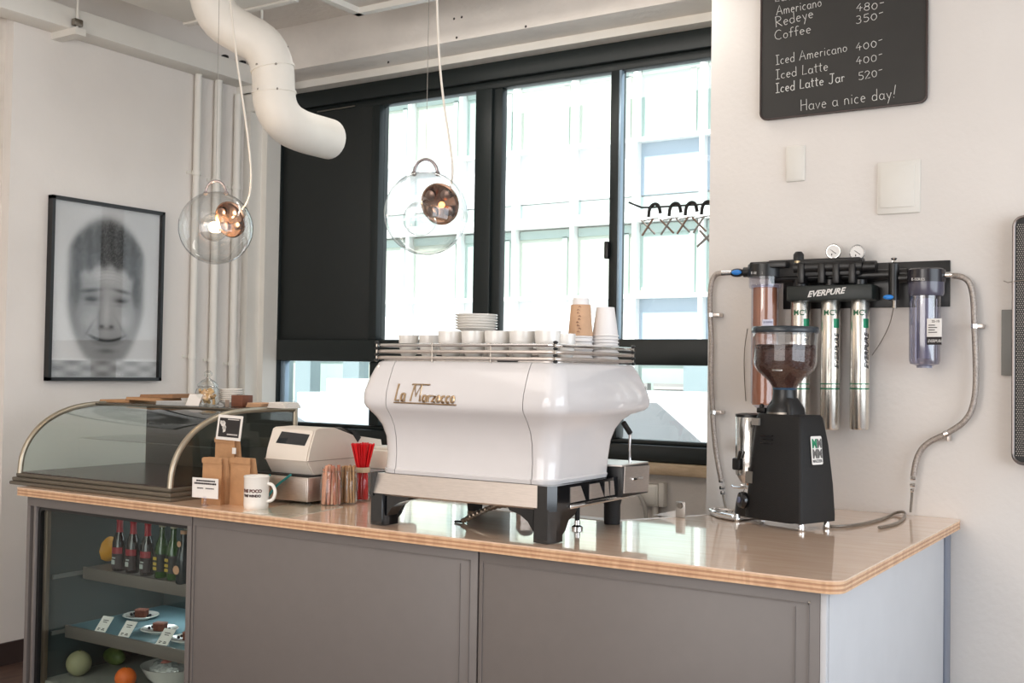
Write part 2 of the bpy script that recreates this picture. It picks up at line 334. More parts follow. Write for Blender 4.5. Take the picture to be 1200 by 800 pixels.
# ---- window_1
W1 = thing('window_1', None, None, (-3.5, 5.1, 1.05), world=True, kind='structure')
XL, XR = -5.08, -1.95; Z0, Z1 = 1.052, 3.197; ZT0, ZT1 = 1.535, 1.665
def wb(name, x0, x1, z0, z1, y0=5.085, y1=5.19, r=.006, m=None): return RB((x0, y0, z0), (x1, y1, z1), r).build(name, m or frame_dark, W1)
wb('head_frame', XL, XR, 3.10, Z1); wb('head_track', XL, XR, 3.055, 3.10, 5.115, 5.18)
wb('bottom_frame', XL, XR, Z0, 1.135); wb('bottom_track', XL, XR, 1.135, 1.158, 5.12, 5.18)
wb('side_frame', XL, XL + .085, 1.135, 3.10, 5.087); wb('side_frame', XR, XR + .05, 1.135, 3.10, 5.087)
wb('transom', XL + .085, XR, ZT0, ZT1, 5.08, 5.192)
gx = lambda x, y=250: at('y', 5.1, x, y).x
XM = [gx(442, 300), gx(555, 250), gx(584, 250), gx(712), gx(722)]
wb('mullion', XM[1], XM[2] - .055, ZT1, 3.06, 5.10); wb('mullion', XM[1] + .07, XM[2], ZT1, 3.06, 5.122, 5.175)
wb('mullion', XM[3], XM[4] + .01, ZT1, 3.06, 5.115, 5.18)
wb('mullion', XM[0] - .06, XM[0], ZT1, 3.06, 5.10)
sash = mat('sash_edge_reflection', (150, 172, 190), .3, .4)  # pale blue reflection put into the colour of the sash edges
for x in (XM[0] - .018, XM[4] + .004): wb('sash_edge', x, x + .014, ZT1, 3.055, 5.108, 5.14, .002, sash)
wb('sash_edge', XM[1] + .065, XM[1] + .073, ZT1, 3.055, 5.108, 5.14, .002, sash)
RB((XL + .075, 5.11, ZT1), (XM[0] - .05, 5.13, 3.06), .004).build('blackout_panel', panel_dark, W1)
p_, q_ = at('y', 5.105, 372, 131), at('y', 5.105, 416, 124)
T([p_, q_], .004, 6).build('blind_pull_rod', dull_steel, W1)
# lower lights: glass | post | glass ...
xa = gx(432, 460); lowm = [(xa, xa + .075), (gx(560, 480), gx(590, 480)), (gx(700, 480), gx(722, 480))]
for a, b in lowm: wb('lower_mullion', a, b, 1.158, ZT0, 5.10)
RB((XL + .085, 5.12, 1.158), (XL + .125, 5.16, ZT0), .003).build('sash_edge', sash, W1)
def pane(x0, x1, z0, z1): B((x0, 5.146, z0), (x1, 5.15, z1)).build('pane', win_glass, W1)
pane(XM[0], XM[1], ZT1, 3.055); pane(XM[2], XM[3], ZT1, 3.055); pane(XM[4], XR, ZT1, 3.055)
pane(XL + .085, lowm[0][0], 1.158, ZT0); pane(lowm[0][1], lowm[1][0], 1.158, ZT0); pane(lowm[1][1], lowm[2][0], 1.158, ZT0); pane(lowm[2][1], XR, 1.158, ZT0)
RB((XM[3] - .012, 5.085, 2.08), (XM[3] + .012, 5.12, 2.17), .006).build('window_latch', black, W1)

# ================================================================ OUTSIDE
asph = mat('pale_asphalt', (178, 178, 176), .9, var=.06, vs_=1, bump=.2, bs=12)
struct(B((-60, 5.31, -.3), (25, 22.9, -.1)), 'street_ground', asph)
FY = 23.3
OB = thing('office_building', 'white office block with a grid of tinted panes beyond the window', 'building', (-13, FY, -.1), world=True)
fac_w = mat('facade_white', (238, 238, 236), .6); fac_g = [mat('facade_pane_green', (176, 194, 186), .3), mat('facade_pane_cream', (204, 210, 196), .4), mat('facade_pane_blue', (172, 186, 198), .3), mat('facade_pane_pale', (194, 208, 202), .4)]
fac_d = mat('facade_inner_green', (172, 188, 181), .4)
B((-40, FY + .25, -.1), (2, FY + 6, 14)).build('wall', fac_w, OB)
pitch = 1.66; xs = [-9.90 - pitch * k for k in range(-5, 15)]
rows = [(-.1, .55, 's'), (.55, 1.95, 'g'), (2.0, 3.22, 's'), (3.28, 4.95, 'g'), (5.25, 5.58, 'b'), (5.62, 6.86, 's'), (6.93, 8.65, 'g'), (8.95, 9.3, 'b'), (9.34, 10.5, 's'), (10.6, 12.4, 'g')]
for z in (.5, 1.97, 3.25, 5.10, 6.89, 8.8, 10.55):
    hh = .13 if z in (5.10, 8.8) else .05
    B((-40, FY - .06, z - hh), (2, FY + .25, z + hh)).build('floor_band', fac_w, OB)
for k, x in enumerate(xs):
    B((x - .055, FY - .05, -.1), (x + .055, FY + .25, 13)).build('mullion', fac_w, OB)
    for z0, z1, t in rows:
        right = x > -12.5
        if t == 's': mm = fac_g[2] if right else mat('facade_spandrel_white', (236, 238, 238), .5)
        elif t == 'b': mm = fac_g[3]
        else: mm = fac_g[0] if (right or k % 3 == 0) else fac_g[1]
        B((x + .055, FY + .18, z0), (x + pitch - .055, FY + .22, z1)).build('pane', mm, OB)
        if t == 'g' and z0 > 3:
            B((x + .08, FY + .13, z1 - .22), (x + pitch - .08, FY + .19, z1 - .02)).box((x + pitch - .36, FY + .13, z0), (x + pitch - .22, FY + .19, z1 - .2)).build('window_frame', fac_d, OB)
# louvred ground floor of the office block, behind the parked cars
for (x0, x1) in ((-11.9, -11.05), (-10.9, -10.05)):
    lv = B((x0, FY - .3, .1), (x1, FY - .1, 1.25)).build('shutter', mat('shutter_grey', (150, 148, 146), .6), OB)
    for k in range(9): B((x0 + .03, FY - .34, .16 + k * .12), (x1 - .03, FY - .3, .22 + k * .12)).build('slat', mat('slat_grey', (176, 172, 168), .6), lv)
for x in (-23.2, -22.3, -21.3, -19.6):
    B((x, FY - .9, -.1), (x + .55, FY - .5, 1.7)).build('column', mat('blue_grey_render', (136, 152, 156), .7), OB)
B((-9.9, FY - .9, -.1), (-7.6, FY - .5, 2.0)).build('column', mat('blue_grey_render', (136, 152, 156), .7), OB)
# cars
car_w = mat('white_car_paint', (240, 240, 240), .25, coat=.5); car_gl = mat('car_window_tint', (128, 132, 136), .1); red = mat('red_lamp', (214, 70, 84), .3)
def car(x, y, label, paint, van=False):
    t = thing('car', label, 'car', (x, y, -.1))
    L = 4.3; h1 = .85; h2 = 1.42 if not van else 1.25
    prof = [(-2.1, .25), (-2.15, .62), (-2.05, h1), (-1.2, h1 + .08), (-.7, h2), (.75, h2), (1.45, h1 + .1), (2.1, h1 - .12), (2.15, .3)]
    MB().prism(prof, -.85, .85, 'y').build('body', paint, t, ang=20)
    MB().prism([(-.95, h1 + .1), (-.62, h2 - .07), (-.05, h2 - .07), (-.05, h1 + .1)], -.865, -.85, 'y').build('side_window', car_gl, t)
    MB().prism([(.03, h1 + .1), (.03, h2 - .07), (.68, h2 - .07), (1.2, h1 + .1)], -.865, -.85, 'y').build('side_window', car_gl, t)
    for sx__ in (-1.35, 1.35):
        MB().lathe([(.33, -.9), (.33, -.7)], (sx__, 0, .33), 20, 'y').build('wheel', rubber, t)
    RB((-2.17, -.8, .6), (-2.1, -.5, .75), .01).build('tail_lamp', red, t); RB((2.1, -.8, .55), (2.17, -.45, .68), .01).build('headlamp', mat('lamp_lens', (230, 230, 230), .1), t)
    B((-1.6, -.87, .5), (1.6, -.855, .56)).build('side_strip', red, t)
    return t
car(-4.6, 9.2, 'white parked car seen through the lower window right of the coffee machine', car_w)
pcar = car(-9.15, 9.8, 'pale blue parked car seen through the lower left window', mat('pale_blue_paint', (196, 212, 226), .25, coat=.5), True); pcar.scale = (1, 1, .9)
HC = thing('delivery_box', 'large white box container standing in the street beyond the lower left window', 'container', (-13.6, 15, -.1), world=True)
qa, qb = at('y', 14.6, 382, 443), at('y', 14.6, 446, 443)
RB((qa.x, 14.6, -.1), (qb.x, 16, qa.z), .02).build('container_body', car_w, HC); B((qa.x + .05, 14.58, .1), (qb.x - .05, 14.6, .14)).build('bottom_rail', fac_g[2], HC)
HC = thing('cabinet', 'small white street cabinet left of the large container, beyond the lower left window', 'cabinet', (-14.8, 15, -.1), world=True)
qa, qb = at('y', 14.7, 348, 459), at('y', 14.7, 367, 459)
RB((qa.x, 14.7, -.1), (qb.x, 15.3, qa.z), .02).build('cabinet_body', car_w, HC); B((qa.x + .03, 14.69, 0), (qb.x - .03, 14.7, qa.z - .1)).build('cabinet_door', fac_w, HC)

# ================================================================ SERVICES UNDER THE CEILING
ct = thing('cable_tray', 'long white cable tray running along the top of the left wall', 'cable tray', (-5.0, 4, 3.2), world=True)
RB((-5.10, 2.0, 3.2), (-4.95, 4.99, 3.31), .004).build('tray', white_metal, ct)
for y in (3.55,):
    B((-5.1, y - .03, 3.165), (-4.90, y + .03, 3.2)).build('bracket', white_metal, ct)
    T([(-4.93, y, 3.19), (-4.93, y, 3.5)], .006, 8).build('hanger_rod', white_metal, ct)
    RB((-4.945, y - .025, 3.215), (-4.915, y + .025, 3.25), .004).build('rod_nut', dull_steel, ct)
for y in (4.60, 4.74): MB().lathe([(.022, 3.30), (.022, 3.33), (.014, 3.335)], (-4.99, y, 0), 12).build('rubber_grommet', rubber, ct)
sc_ = thing('strut_channel', 'short white strut channel hung on a rod beside the round duct', 'bracket', (-4.9, 4.83, 3.17), world=True)
B((-5.1, 4.80, 3.15), (-4.72, 4.805, 3.2)).box((-5.1, 4.855, 3.15), (-4.72, 4.86, 3.2)).box((-5.1, 4.80, 3.15), (-4.72, 4.86, 3.155)).build('channel', white_metal, sc_)
T([(-4.78, 4.83, 3.14), (-4.78, 4.83, 3.24)], .006, 8).build('hanger_rod', white_metal, sc_); RB((-4.80, 4.81, 3.13), (-4.76, 4.85, 3.148), .004).build('rod_nut', dull_steel, sc_)

DD = 5.0
def dp(x, y, d=DD): return CAM + (rt * ((x - 600) / FPX) - up * ((y - 400) / FPX) + fw) * d
du = thing('round_air_duct', 'thick white round air duct bending down in front of the dark window panel', 'duct', dp(320, 80), world=True)
dpath = [dp(246, -34), dp(246, -6), dp(256, 22), dp(282, 38), dp(309, 52), dp(320, 78), dp(320.5, 100), dp(322, 124), dp(333, 143, 5.03), dp(352, 154, 5.12), dp(386, 163, 5.32)]
# uniform smoothing, then split into three sheet sections with raised seams
pts = [Vector(p) for p in dpath]
for _ in range(2):
    q = [pts[0]]
    for i in range(len(pts) - 1): q += [pts[i].lerp(pts[i + 1], .25), pts[i].lerp(pts[i + 1], .75)]
    q.append(pts[-1]); pts = q
RD = .0955
i1 = min(range(len(pts)), key=lambda i: (pts[i] - dp(320, 80)).length); i2 = min(range(len(pts)), key=lambda i: (pts[i] - dp(320.5, 107)).length)
T(pts[:i1 + 1], RD, 28, cap=False).build('duct_bend', duct_mat, du, ang=60); T(pts[i1:i2 + 1], RD * .985, 28, cap=False).build('duct_collar', duct_mat, du, ang=60)
T(pts[i2:], RD, 28, cap=True).build('duct_outlet', duct_mat, du, ang=60)
for i in (i1, i2):
    t = (pts[i + 1] - pts[i - 1]).normalized(); T([pts[i] - t * .005, pts[i] + t * .005], RD + .004, 28).build('seam_ring', duct_mat, du, ang=60)
for i in (i1, i2):
    for s_ in (-.55, .35):
        pc = pts[i] + rt * RD * s_ - fw * RD * math.sqrt(1 - s_ * s_); MB().sphere(pc, .006, 8).build('rivet', dull_steel, du)
rod = T([dp(307, 12, 5.5), dp(306, 92, 5.5)], .006, 8).build('duct_hanger_rod', white_metal, du)
bd = thing('rectangular_duct', 'white rectangular duct under the ceiling at the head of the round duct', 'duct', (-4.2, 3.6, 3.3), world=True)
RB((-4.62, 2.4, 3.3), (-3.85, 4.0, 3.48), .004).build('duct_box', white_metal, bd); RB((-4.63, 3.97, 3.29), (-3.84, 4.01, 3.49), .003).build('flange', white_metal, bd)
ac = thing('ceiling_panel', 'flat white ceiling panel with a raised rim, cut by the top of the frame', 'panel', (-3.1, 3.9, 3.3), world=True)
RB((-3.736, 3.3, 3.33), (-2.6, 4.34, 3.47), .006).build('panel_body', concrete, ac); 
B((-3.75, 4.31, 3.3), (-2.6, 4.35, 3.335)).box((-3.75, 3.3, 3.3), (-3.71, 4.35, 3.335)).build('rim', white_metal, ac)

for i, (y, top_, rr, tilt) in enumerate(((4.475, 3.2, .021, 0), (4.63, 3.2, .024, 0), (4.79, 3.15, .024, 0))):
    wp = thing('wall_pipe', ['first thin white pipe running down the left wall, nearest the framed portrait', 'second white pipe down the left wall, between two others', 'third white pipe down the left wall, nearest the corner pilaster'][i], 'pipe', (-5.07, y, 0), world=True)
    T([(-5.07, y, 0.0), (-5.07, y, top_)], rr, 14).build('pipe', white_metal, wp, ang=50)
    for z in (1.55, 2.62):
        MB().lathe([(rr + .006, -.012), (rr + .006, .012)], (-5.07, y, z - .02 * i), 14).box((-5.1, y - .05, z - .02 * i - .008), (-5.09, y + .05, z - .02 * i + .008)).build('pipe_clamp', white_metal, wp)

# ================================================================ LEFT WALL PORTRAIT
fr = thing('framed_portrait', 'black framed monochrome portrait print of a smiling man on the left wall', 'picture', (-5.1, 3.88, 1.88), world=True)
y0, y1, z0, z1 = 3.527, 4.247, 1.407, 2.361
B((-5.098, y0, z0), (-5.06, y0 + .018, z1)).box((-5.098, y1 - .018, z0), (-5.06, y1, z1)).box((-5.098, y0, z0), (-5.06, y1, z0 + .018)).box((-5.098, y0, z1 - .018), (-5.06, y1, z1)).build('frame', black, fr)
def portrait(u, v):
    g = lambda cx, cy_, sx1, sy1: math.exp(-((u - cx) / sx1) ** 2 - ((v - cy_) / sy1) ** 2)
    sg = lambda x: 1 / (1 + math.exp(-max(-40, min(40, x))))
    c = .86 - .10 * v + .03 * math.sin(u * 9 + v * 4)
    hw = .345 if v > .42 else .345 - 1.25 * (.42 - v) ** 1.75
    head = sg(70 * (hw - abs(u - .5))) * sg(70 * (.93 - .9 * (abs(u - .5)) ** 2 * 1.6 - v)) * sg(60 * (v - .085 - .5 * (u - .5) ** 2))
    face = .46 + .14 * g(.60, .5, .17, .22) + .16 * g(.47, .60, .2, .045) + .12 * g(.5, .36, .035, .1) + .10 * g(.36, .33, .09, .05) + .12 * g(.66, .33, .08, .05)
    face -= .16 * g(.17, .35, .09, .3) + .14 * g(.85, .35, .07, .3) + .10 * g(.5, .09, .3, .05)
    hairl = .655 - 1.1 * (u - .5) ** 2 + .012 * math.sin(u * 50)
    hair = max(sg((v - hairl) * 90), sg((abs(u - .5) - .29 - .05 * math.sin(v * 9)) * 80) * sg((v - .42) * 60))
    fiber = random.uniform(-.06, .07) + .03 * math.sin(u * 60 + 5 * v)
    f = face * (1 - hair) + (.17 + fiber) * hair; nh = 1 - hair
    f -= nh * .36 * (math.exp(-((v - .505 - .10 * (u - .36)) / .012) ** 2) * g(.35, .5, .085, 1) + math.exp(-((v - .510 + .10 * (u - .65)) / .012) ** 2) * g(.65, .5, .085, 1))
    f -= nh * .40 * (g(.36, .452, .06, .013) + g(.64, .452, .06, .013)) + nh * .16 * (g(.36, .47, .08, .022) + g(.64, .47, .08, .022)) + nh * .12 * (g(.36, .425, .07, .010) + g(.64, .425, .07, .010))
    for k in range(4): f -= nh * .06 * math.exp(-((v - .555 - .02 * k - .02 * math.cos(u * 12)) / .004) ** 2) * g(.5, .58, .2, 1)
    f -= .30 * g(.46, .298, .022, .010) + .30 * g(.55, .298, .022, .010) + .14 * g(.43, .34, .015, .06) + .12 * g(.5, .285, .08, .010)
    f -= .12 * math.exp(-((abs(u - .5) - .12 - .9 * (.32 - v)) / .016) ** 2) * sg((.34 - v) * 60) * sg((v - .25) * 60)
    mv = .215 + 1.1 * (u - .51) ** 2; inm = sg((.15 - abs(u - .51)) * 60)
    f -= .42 * math.exp(-((v - mv) / .009) ** 2) * inm; f -= .10 * math.exp(-((v - mv + .022) / .016) ** 2) * inm; f -= .18 * g(.51, .155, .08, .014)
    c = c * (1 - head) + f * head
    if v < .10: c = .5 + .12 * math.sin(u * 23) * math.sin(v * 90) + .1 * (u > .6)
    return max(.04, min(.9, c + random.uniform(-.012, .012)))
NU, NV = 110, 150
me = bpy.data.meshes.new('print'); px0, px1, pz0, pz1 = y0 + .018, y1 - .018, z0 + .018, z1 - .018
vv = [(-5.085 + 5.1, px0 + (px1 - px0) * i / NU - 3.88, pz0 + (pz1 - pz0) * j / NV - 1.88) for j in range(NV + 1) for i in range(NU + 1)]
ff = [(j * (NU + 1) + i, j * (NU + 1) + i + 1, (j + 1) * (NU + 1) + i + 1, (j + 1) * (NU + 1) + i) for j in range(NV) for i in range(NU)]
me.from_pydata(vv, [], ff); ca = me.color_attributes.new('tone', 'FLOAT_COLOR', 'POINT')
buf = []
for j in range(NV + 1):
    for i in range(NU + 1): c = portrait(i / NU, j / NV) ** 1.5; buf += [c, c, c * .99, 1]
ca.data.foreach_set('color', buf)
pm = bpy.data.materials.new('printed_portrait'); pm.use_nodes = True; an = pm.node_tree.nodes.new('ShaderNodeAttribute'); an.attribute_name = 'tone'
pm.node_tree.links.new(an.outputs['Color'], pm.node_tree.nodes['Principled BSDF'].inputs['Base Color']); pm.node_tree.nodes['Principled BSDF'].inputs['Roughness'].default_value = .6
me.materials.append(pm); po = bpy.data.objects.new('print', me); col.objects.link(po); po.parent = fr
B((-5.074, y0 + .018, z0 + .018), (-5.071, y1 - .018, z1 - .018)).build('cover_glass', glass('picture_glass', (.97, .97, .97), extra=-.03), fr)

# ================================================================ PENDANT LAMPS
def pendant(c, label, lit, cable, wire_top, tilt):
    t = thing('globe_pendant_lamp', label, 'lamp', c, world=True); c = Vector(c); R_ = .150
    pr = [(R_ * math.sin(a), R_ * math.cos(a)) for a in [PI * k / 30 for k in range(1, 30)]]
    MB().lathe([(.0001, R_)] + pr + [(.0001, -R_)], c, 48, cap=False).build('glass_globe', glass('globe_glass', (.95, .96, .96), power=2.6, extra=.03), t, ang=80)
    hp = [c + rt * (.042 * math.cos(a)) * -1 + up * (.142 + .052 * math.sin(a) * 1.0) for a in [PI * k / 12 for k in range(13)]]
    T(hp, .0055, 8, smooth=1).build('glass_handle', mat('smoked_glass_handle', (150, 140, 140), .12, .5), t, ang=80)
    for s_ in (-1, 1): MB().sphere(c + rt * .042 * s_ + up * .143, .010, 8).build('handle_foot', MATS['smoked_glass_handle'], t)
    ax = (-fw * .86 - rt * .40 - up * .28).normalized(); bc = c + rt * .050 + up * .041
    MB().lathe([(.001, -.016), (.066, -.016), (.074, -.004), (.077, .008), (.071, .012), (.060, .002), (.001, -.002)], bc + fw * .05, 28, ax, cap=False).build('reflector_dish', bronze, t, ang=50)
    side = ax.cross(Vector((0, 0, 1))).normalized(); vv_ = side.cross(ax)
    for k, (a, b) in enumerate(((-.034, -.026), (.034, -.024), (-.03, .032), (.032, .034))):
        pc = bc + fw * .05 + ax * .012 + side * a + vv_ * b
        MB().lathe([(.017, 0), (.019, .008), (.011, .012)], pc - ax * .006, 14, ax).build('lamp_socket', mat('socket_bronze', (120, 98, 88), .3, .9), t)
    if lit:
        pc = c - rt * .0 + up * .0 - fw * .03
        bulb = MB().sphere(pc, .022, 14).build('bulb', mat('lit_bulb', (255, 214, 170), .3, emit=(255, 206, 150), es=26), t)
        MB().sphere(pc, .058, 24).build('inner_glass_globe', glass('globe_glass'), t, ang=80)
        l = bpy.data.lights.new('bulb_light', 'POINT'); l.energy = 7; l.color = (1, .72, .46); l.shadow_soft_size = .03
        lo = bpy.data.objects.new('bulb_light', l); col.objects.link(lo); lo.location = pc - fw * .03 - c; lo.parent = t
    else:
        pc = bc + fw * .05 + ax * .03 - side * .02
        MB().sphere(pc, .012, 12).build('bulb', mat('dim_bulb', (255, 190, 130), .3, emit=(255, 150, 80), es=4), t)
        MB().sphere(c - rt * .02 - up * .02, .062, 24).build('inner_glass_globe', glass('globe_glass'), t, ang=80)
    T(cable, .0042, 8, smooth=2).build('cable', mat('white_cable', (224, 216, 204), .5), t)
    T([wire_top, c + up * .19], .0011, 5).build('suspension_wire', dull_steel, t)
    return t
D1, D2 = 4.6, 4.0
pendant(dp(253, 267, D1), 'left glass globe pendant lamp with its bulb glowing warm', True,
        [dp(261, -60, D1), dp(270, 0, D1), dp(276, 60, D1), dp(285, 120, D1), dp(293, 180, D1), dp(295, 215, D1), dp(290, 240, D1), dp(272, 255, D1 + .03)], dp(258, -60, D1), 0)
pendant(dp(499, 250, D2), 'right glass globe pendant lamp hanging above the white coffee machine', False,
        [dp(511, -60, D2), dp(512, 0, D2), dp(514, 60, D2), dp(519, 115, D2), dp(527, 165, D2), dp(532, 205, D2), dp(524, 232, D2 + .03)], dp(504, -60, D2), 0)

# ================================================================ MENU BOARD AND WALL PLATES
YW = 4.605
mb_ = thing('menu_chalkboard', 'large dark menu chalkboard with rounded corners at the top of the right wall', 'chalkboard', (-1.34, YW, 2.585), world=True)
MB().prism(rounded_poly(-1.683, 2.588, -.998, 3.25, .03), 4.583, 4.604, 'y').build('board', board_mat, mb_)
fp = rounded_poly(-1.683, 2.588, -.998, 3.25, .03); T([(a, 4.582, b) for a, b in fp + [fp[0]]], .004, 6).build('board_edge', mat('board_edge_brown', (62, 48, 44), .4), mb_)
def bp(x, y): return at('y', 4.5815, x, y)
for txt, a, b, cap_px in (('Latte', (908, 2), (940, -2), 10), ('480-', (1003, 13.5), (1037, 10), 9), ('Americano', (910, 18), (964, 7), 11), ('Redeye', (909, 32), (955, 20), 12), ('350-', (1003, 28), (1037, 21), 9), ('Coffee', (908, 47), (952, 38), 11),
        ('Iced Americano', (909, 76), (994, 60), 11), ('400-', (1003, 60), (1036, 53), 9), ('Iced Latte', (909, 93), (972, 82), 11), ('400-', (1003, 76), (1036, 70), 9), ('Iced Latte Jar', (909, 109), (991, 95), 11), ('520-', (1006, 94), (1036, 88), 9), ('Have a nice day!', (938, 130), (1052, 114), 13)):
    mb = MB(); pa, pb = bp(*a), bp(*b); capm = (bp(a[0], a[1]) - bp(a[0], a[1] - cap_px)).length
    hand_text(mb, txt, pa, pb, capm, (0, -1, 0), .0014 if 'Jar' not in txt else .0019, .015); mb.build('chalk_lettering', chalk, mb_, smooth=False)
def wplate(name, label, cat, x0, y0_, x1, y1_, inset):
    a, b = at('y', YW, x0, y0_), at('y', YW, x1, y1_)
    t = thing(name, label, cat, ((a.x + b.x) / 2, YW, b.z), world=True)
    RB((a.x, YW - .012, b.z), (b.x, YW - .001, a.z), .006).build('plate', white_metal, t)
    if inset: RB((a.x + .012, YW - .017, b.z + .025), (b.x - .022, YW - .012, a.z - .02), .003).build('cover', white_metal, t)
    else: RB((a.x + .006, YW - .014, b.z + .006), (b.x - .006, YW - .012, a.z - .006), .001).build('cover', white_metal, t)
wplate('wall_cover_plate', 'small narrow off-white cover plate on the wall below the chalkboard', 'wall plate', 922, 172, 944, 212, False)
wplate('wall_panel', 'larger square white cover panel on the wall, right of the narrow plate', 'wall plate', 1029, 191, 1079, 249, True)
# ================================================================ COUNTER
CF = 2.987; CXL, CXR = -4.485, -0.862; TH = .036
cn = thing('service_counter', 'grey fronted L-shaped counter under a lacquered plywood top', 'counter', (-2.6, 3.4, 0), world=True)
def top_outline(e=0.0):
    r = .05
    pts = [(CXL + e, CF + e)]
    pts += [(CXR - r - e + r * math.sin(a), CF + r + e - r * math.cos(a)) for a in [PI / 2 * k / 8 for k in range(9)]]
    pts += [(CXR - e, 4.56)] + [(CXR - .03 - e + .03 * math.cos(a), 4.575 + .029 * math.sin(a)) for a in [PI / 2 * k / 4 for k in range(5)]]
    pts += [(-1.40, 4.604), (-1.875, 3.72), (-2.55, 3.72), (-2.75, 3.95), (CXL + e, 3.95)]
    return pts
MB().prism(top_outline(), H - .004, H, 'z').build('worktop', top_wood, cn, ang=30)
nl = 5; zt = H - .004; hl = (TH - .004) / nl
for k in range(nl): MB().prism(top_outline(.0012 if k % 2 else 0), zt - hl * (k + 1), zt - hl * k, 'z').build('ply_layer', ply_dark if k % 2 else ply_light, cn, ang=30)
FP = CF + .032; ZB = H - TH
def fpanel(x0, x1):
    p = RB((x0, FP, .02), (x1, FP + .02, ZB), .002).build('front_panel', grey_paint, cn)
    # applied frame lines: thin raised bead around the panel
    for a, b in (((x0 + .012, FP - .004, .04), (x0 + .017, FP, ZB - .035)), ((x1 - .07, FP - .003, .04), (x1 - .067, FP, ZB - .05)), ((x0 + .012, FP - .003, ZB - .04), (x1 - .03, FP, ZB - .036)), ((x1 - .033, FP - .003, .04), (x1 - .029, FP, ZB - .036))):
        B(a, b).build('bead', grey_paint, p)
fpanel(-3.395, -2.049); fpanel(-2.043, -.926)
B((-3.40, FP + .021, .02), (-.93, FP + .04, ZB)).build('carcass', mat('dark_carcass', (40, 38, 37), .7), cn)
RB((-.926, FP, .02), (-.908, FP + .02, ZB), .003).build('corner_bead', side_paint, cn)
RB((-.93, FP + .02, .02), (-.906, 4.50, ZB), .002).build('side_panel', side_paint, cn)
RB((-.932, 4.505, .02), (-.9, 4.6, ZB), .003).build('rear_post', mat('blue_grey_post', (120, 126, 140), .4), cn)
for z in (.88, .60, .3): MB().lathe([(.004, 0), (.003, .002)], (-.955, FP - .0005, z), 10, (0, -1, 0)).build('screw', dull_steel, cn)
B((-2.75, 3.69, .02), (-1.91, 3.71, ZB)).prism([(-1.88, 3.69), (-1.40, 4.58), (-1.38, 4.57), (-1.86, 3.68)], .02, ZB, 'z').build('rear_panel', side_paint, cn)
MB().prism([(-2.52, 3.665), (-1.90, 3.665), (-1.872, 3.725), (-2.52, 3.725)], H - .012, H + .002, 'z').build('white_edge_strip', paper_white, cn)
MB().prism([(-1.90, 3.70), (-1.888, 3.70), (-1.406, 4.60), (-1.418, 4.60)], H - .03, H + .0015, 'z').build('white_edge_strip', paper_white, cn)

# ================================================================ DISPLAY COOLER built into the counter's left end
fg = thing('display_cooler', 'grey framed glass fronted display cooler at the left end of the counter', 'cooler', (-3.93, 3.3, 0), world=True)
ci = mat('cooler_interior', (62, 72, 72), .45); cool_shelf = mat('cooler_shelf', (112, 104, 98), .45)
FL, FR2 = -4.455, -3.40
B((FL, FP, 0), (FL + .022, 3.75, ZB)).build('side_panel', grey_paint, fg)
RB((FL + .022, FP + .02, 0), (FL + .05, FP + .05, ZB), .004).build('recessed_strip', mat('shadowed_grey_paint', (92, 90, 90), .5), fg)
RB((FL + .045, FP, 0), (FL + .062, FP + .03, ZB - .04), .004).build('door_stile', grey_paint, fg)
RB((FR2 - .028, FP, 0), (FR2 - .002, FP + .03, ZB - .035), .003).build('door_stile', grey_paint, fg)
RB((FL, FP - .001, ZB - .045), (FR2, FP + .03, ZB), .003).build('top_rail', grey_paint, fg)
RB((FL + .06, FP, 0), (FR2 - .02, FP + .03, .07), .003).build('bottom_rail', grey_paint, fg)
ox0, ox1, oz0, oz1 = FL + .062, FR2 - .03, .07, ZB - .045
outer = rounded_poly(ox0, oz0, ox1, oz1, .03, 6, (1, 0, 0, 1)); inner = rounded_poly(ox0 + .016, oz0 + .016, ox1 - .004, oz1 - .014, .02, 6, (1, 0, 0, 1))
g_ = MB(); n_ = len(outer); y_ = FP + .012
for i in range(n_):
    a, b, c_, d_ = outer[i], outer[(i + 1) % n_], inner[(i + 1) % n_], inner[i]
    g_.add([(a[0], y_, a[1]), (b[0], y_, b[1]), (c_[0], y_, c_[1]), (d_[0], y_, d_[1]), (a[0], y_ + .02, a[1]), (b[0], y_ + .02, b[1]), (c_[0], y_ + .02, c_[1]), (d_[0], y_ + .02, d_[1])], [(0, 1, 2, 3), (4, 7, 6, 5), (0, 4, 5, 1), (3, 2, 6, 7)])
g_.build('door_gasket', black, fg, ang=20)
B((ox0 + .014, FP + .022, oz0), (ox1, FP + .026, oz1)).build('door_glass', cooler_glass, fg)
RB((ox0 + .016, FP + .03, .07), (ox0 + .04, FP + .05, oz1), .003).build('inner_post', mat('bronze_trim', (128, 112, 96), .35, .7), fg)
CB = 3.72
B((ox0 - .005, CB, .05), (ox1 + .03, CB + .02, oz1 + .02)).build('back_wall', ci, fg)
B((ox0 - .005, FP + .05, .05), (ox0 + .012, CB, oz1 + .02)).build('inner_side', ci, fg); B((ox1 + .005, FP + .04, .05), (ox1 + .02, CB, oz1 + .02)).build('inner_side', ci, fg)
B((ox0, FP + .04, .05), (ox1 + .01, CB, .11)).build('cooler_floor', mat('cooler_floor_grey', (150, 150, 144), .4), fg)
B((ox0, FP + .04, oz1 + .003), (ox1 + .01, CB, oz1 + .02)).build('cooler_ceiling', ci, fg)
S1Z, S1Y, S2Z, S2Y = .572, 3.25, .325, 3.165
def shelf(z, y0_, slab):
    B((ox0 + .02, y0_ + .01, z - .012), (ox1, CB, z)).build('shelf', slab, fg)
    RB((ox0 + .02, y0_, z - .05), (ox1, y0_ + .012, z + .004), .002).build('shelf_front', cool_shelf, fg)
    B((ox0 + .012, FP + .08, z - .03), (ox0 + .022, CB, z - .012)).build('shelf_bracket', mat('shelf_bracket_steel', (140, 140, 136), .4, .6), fg)
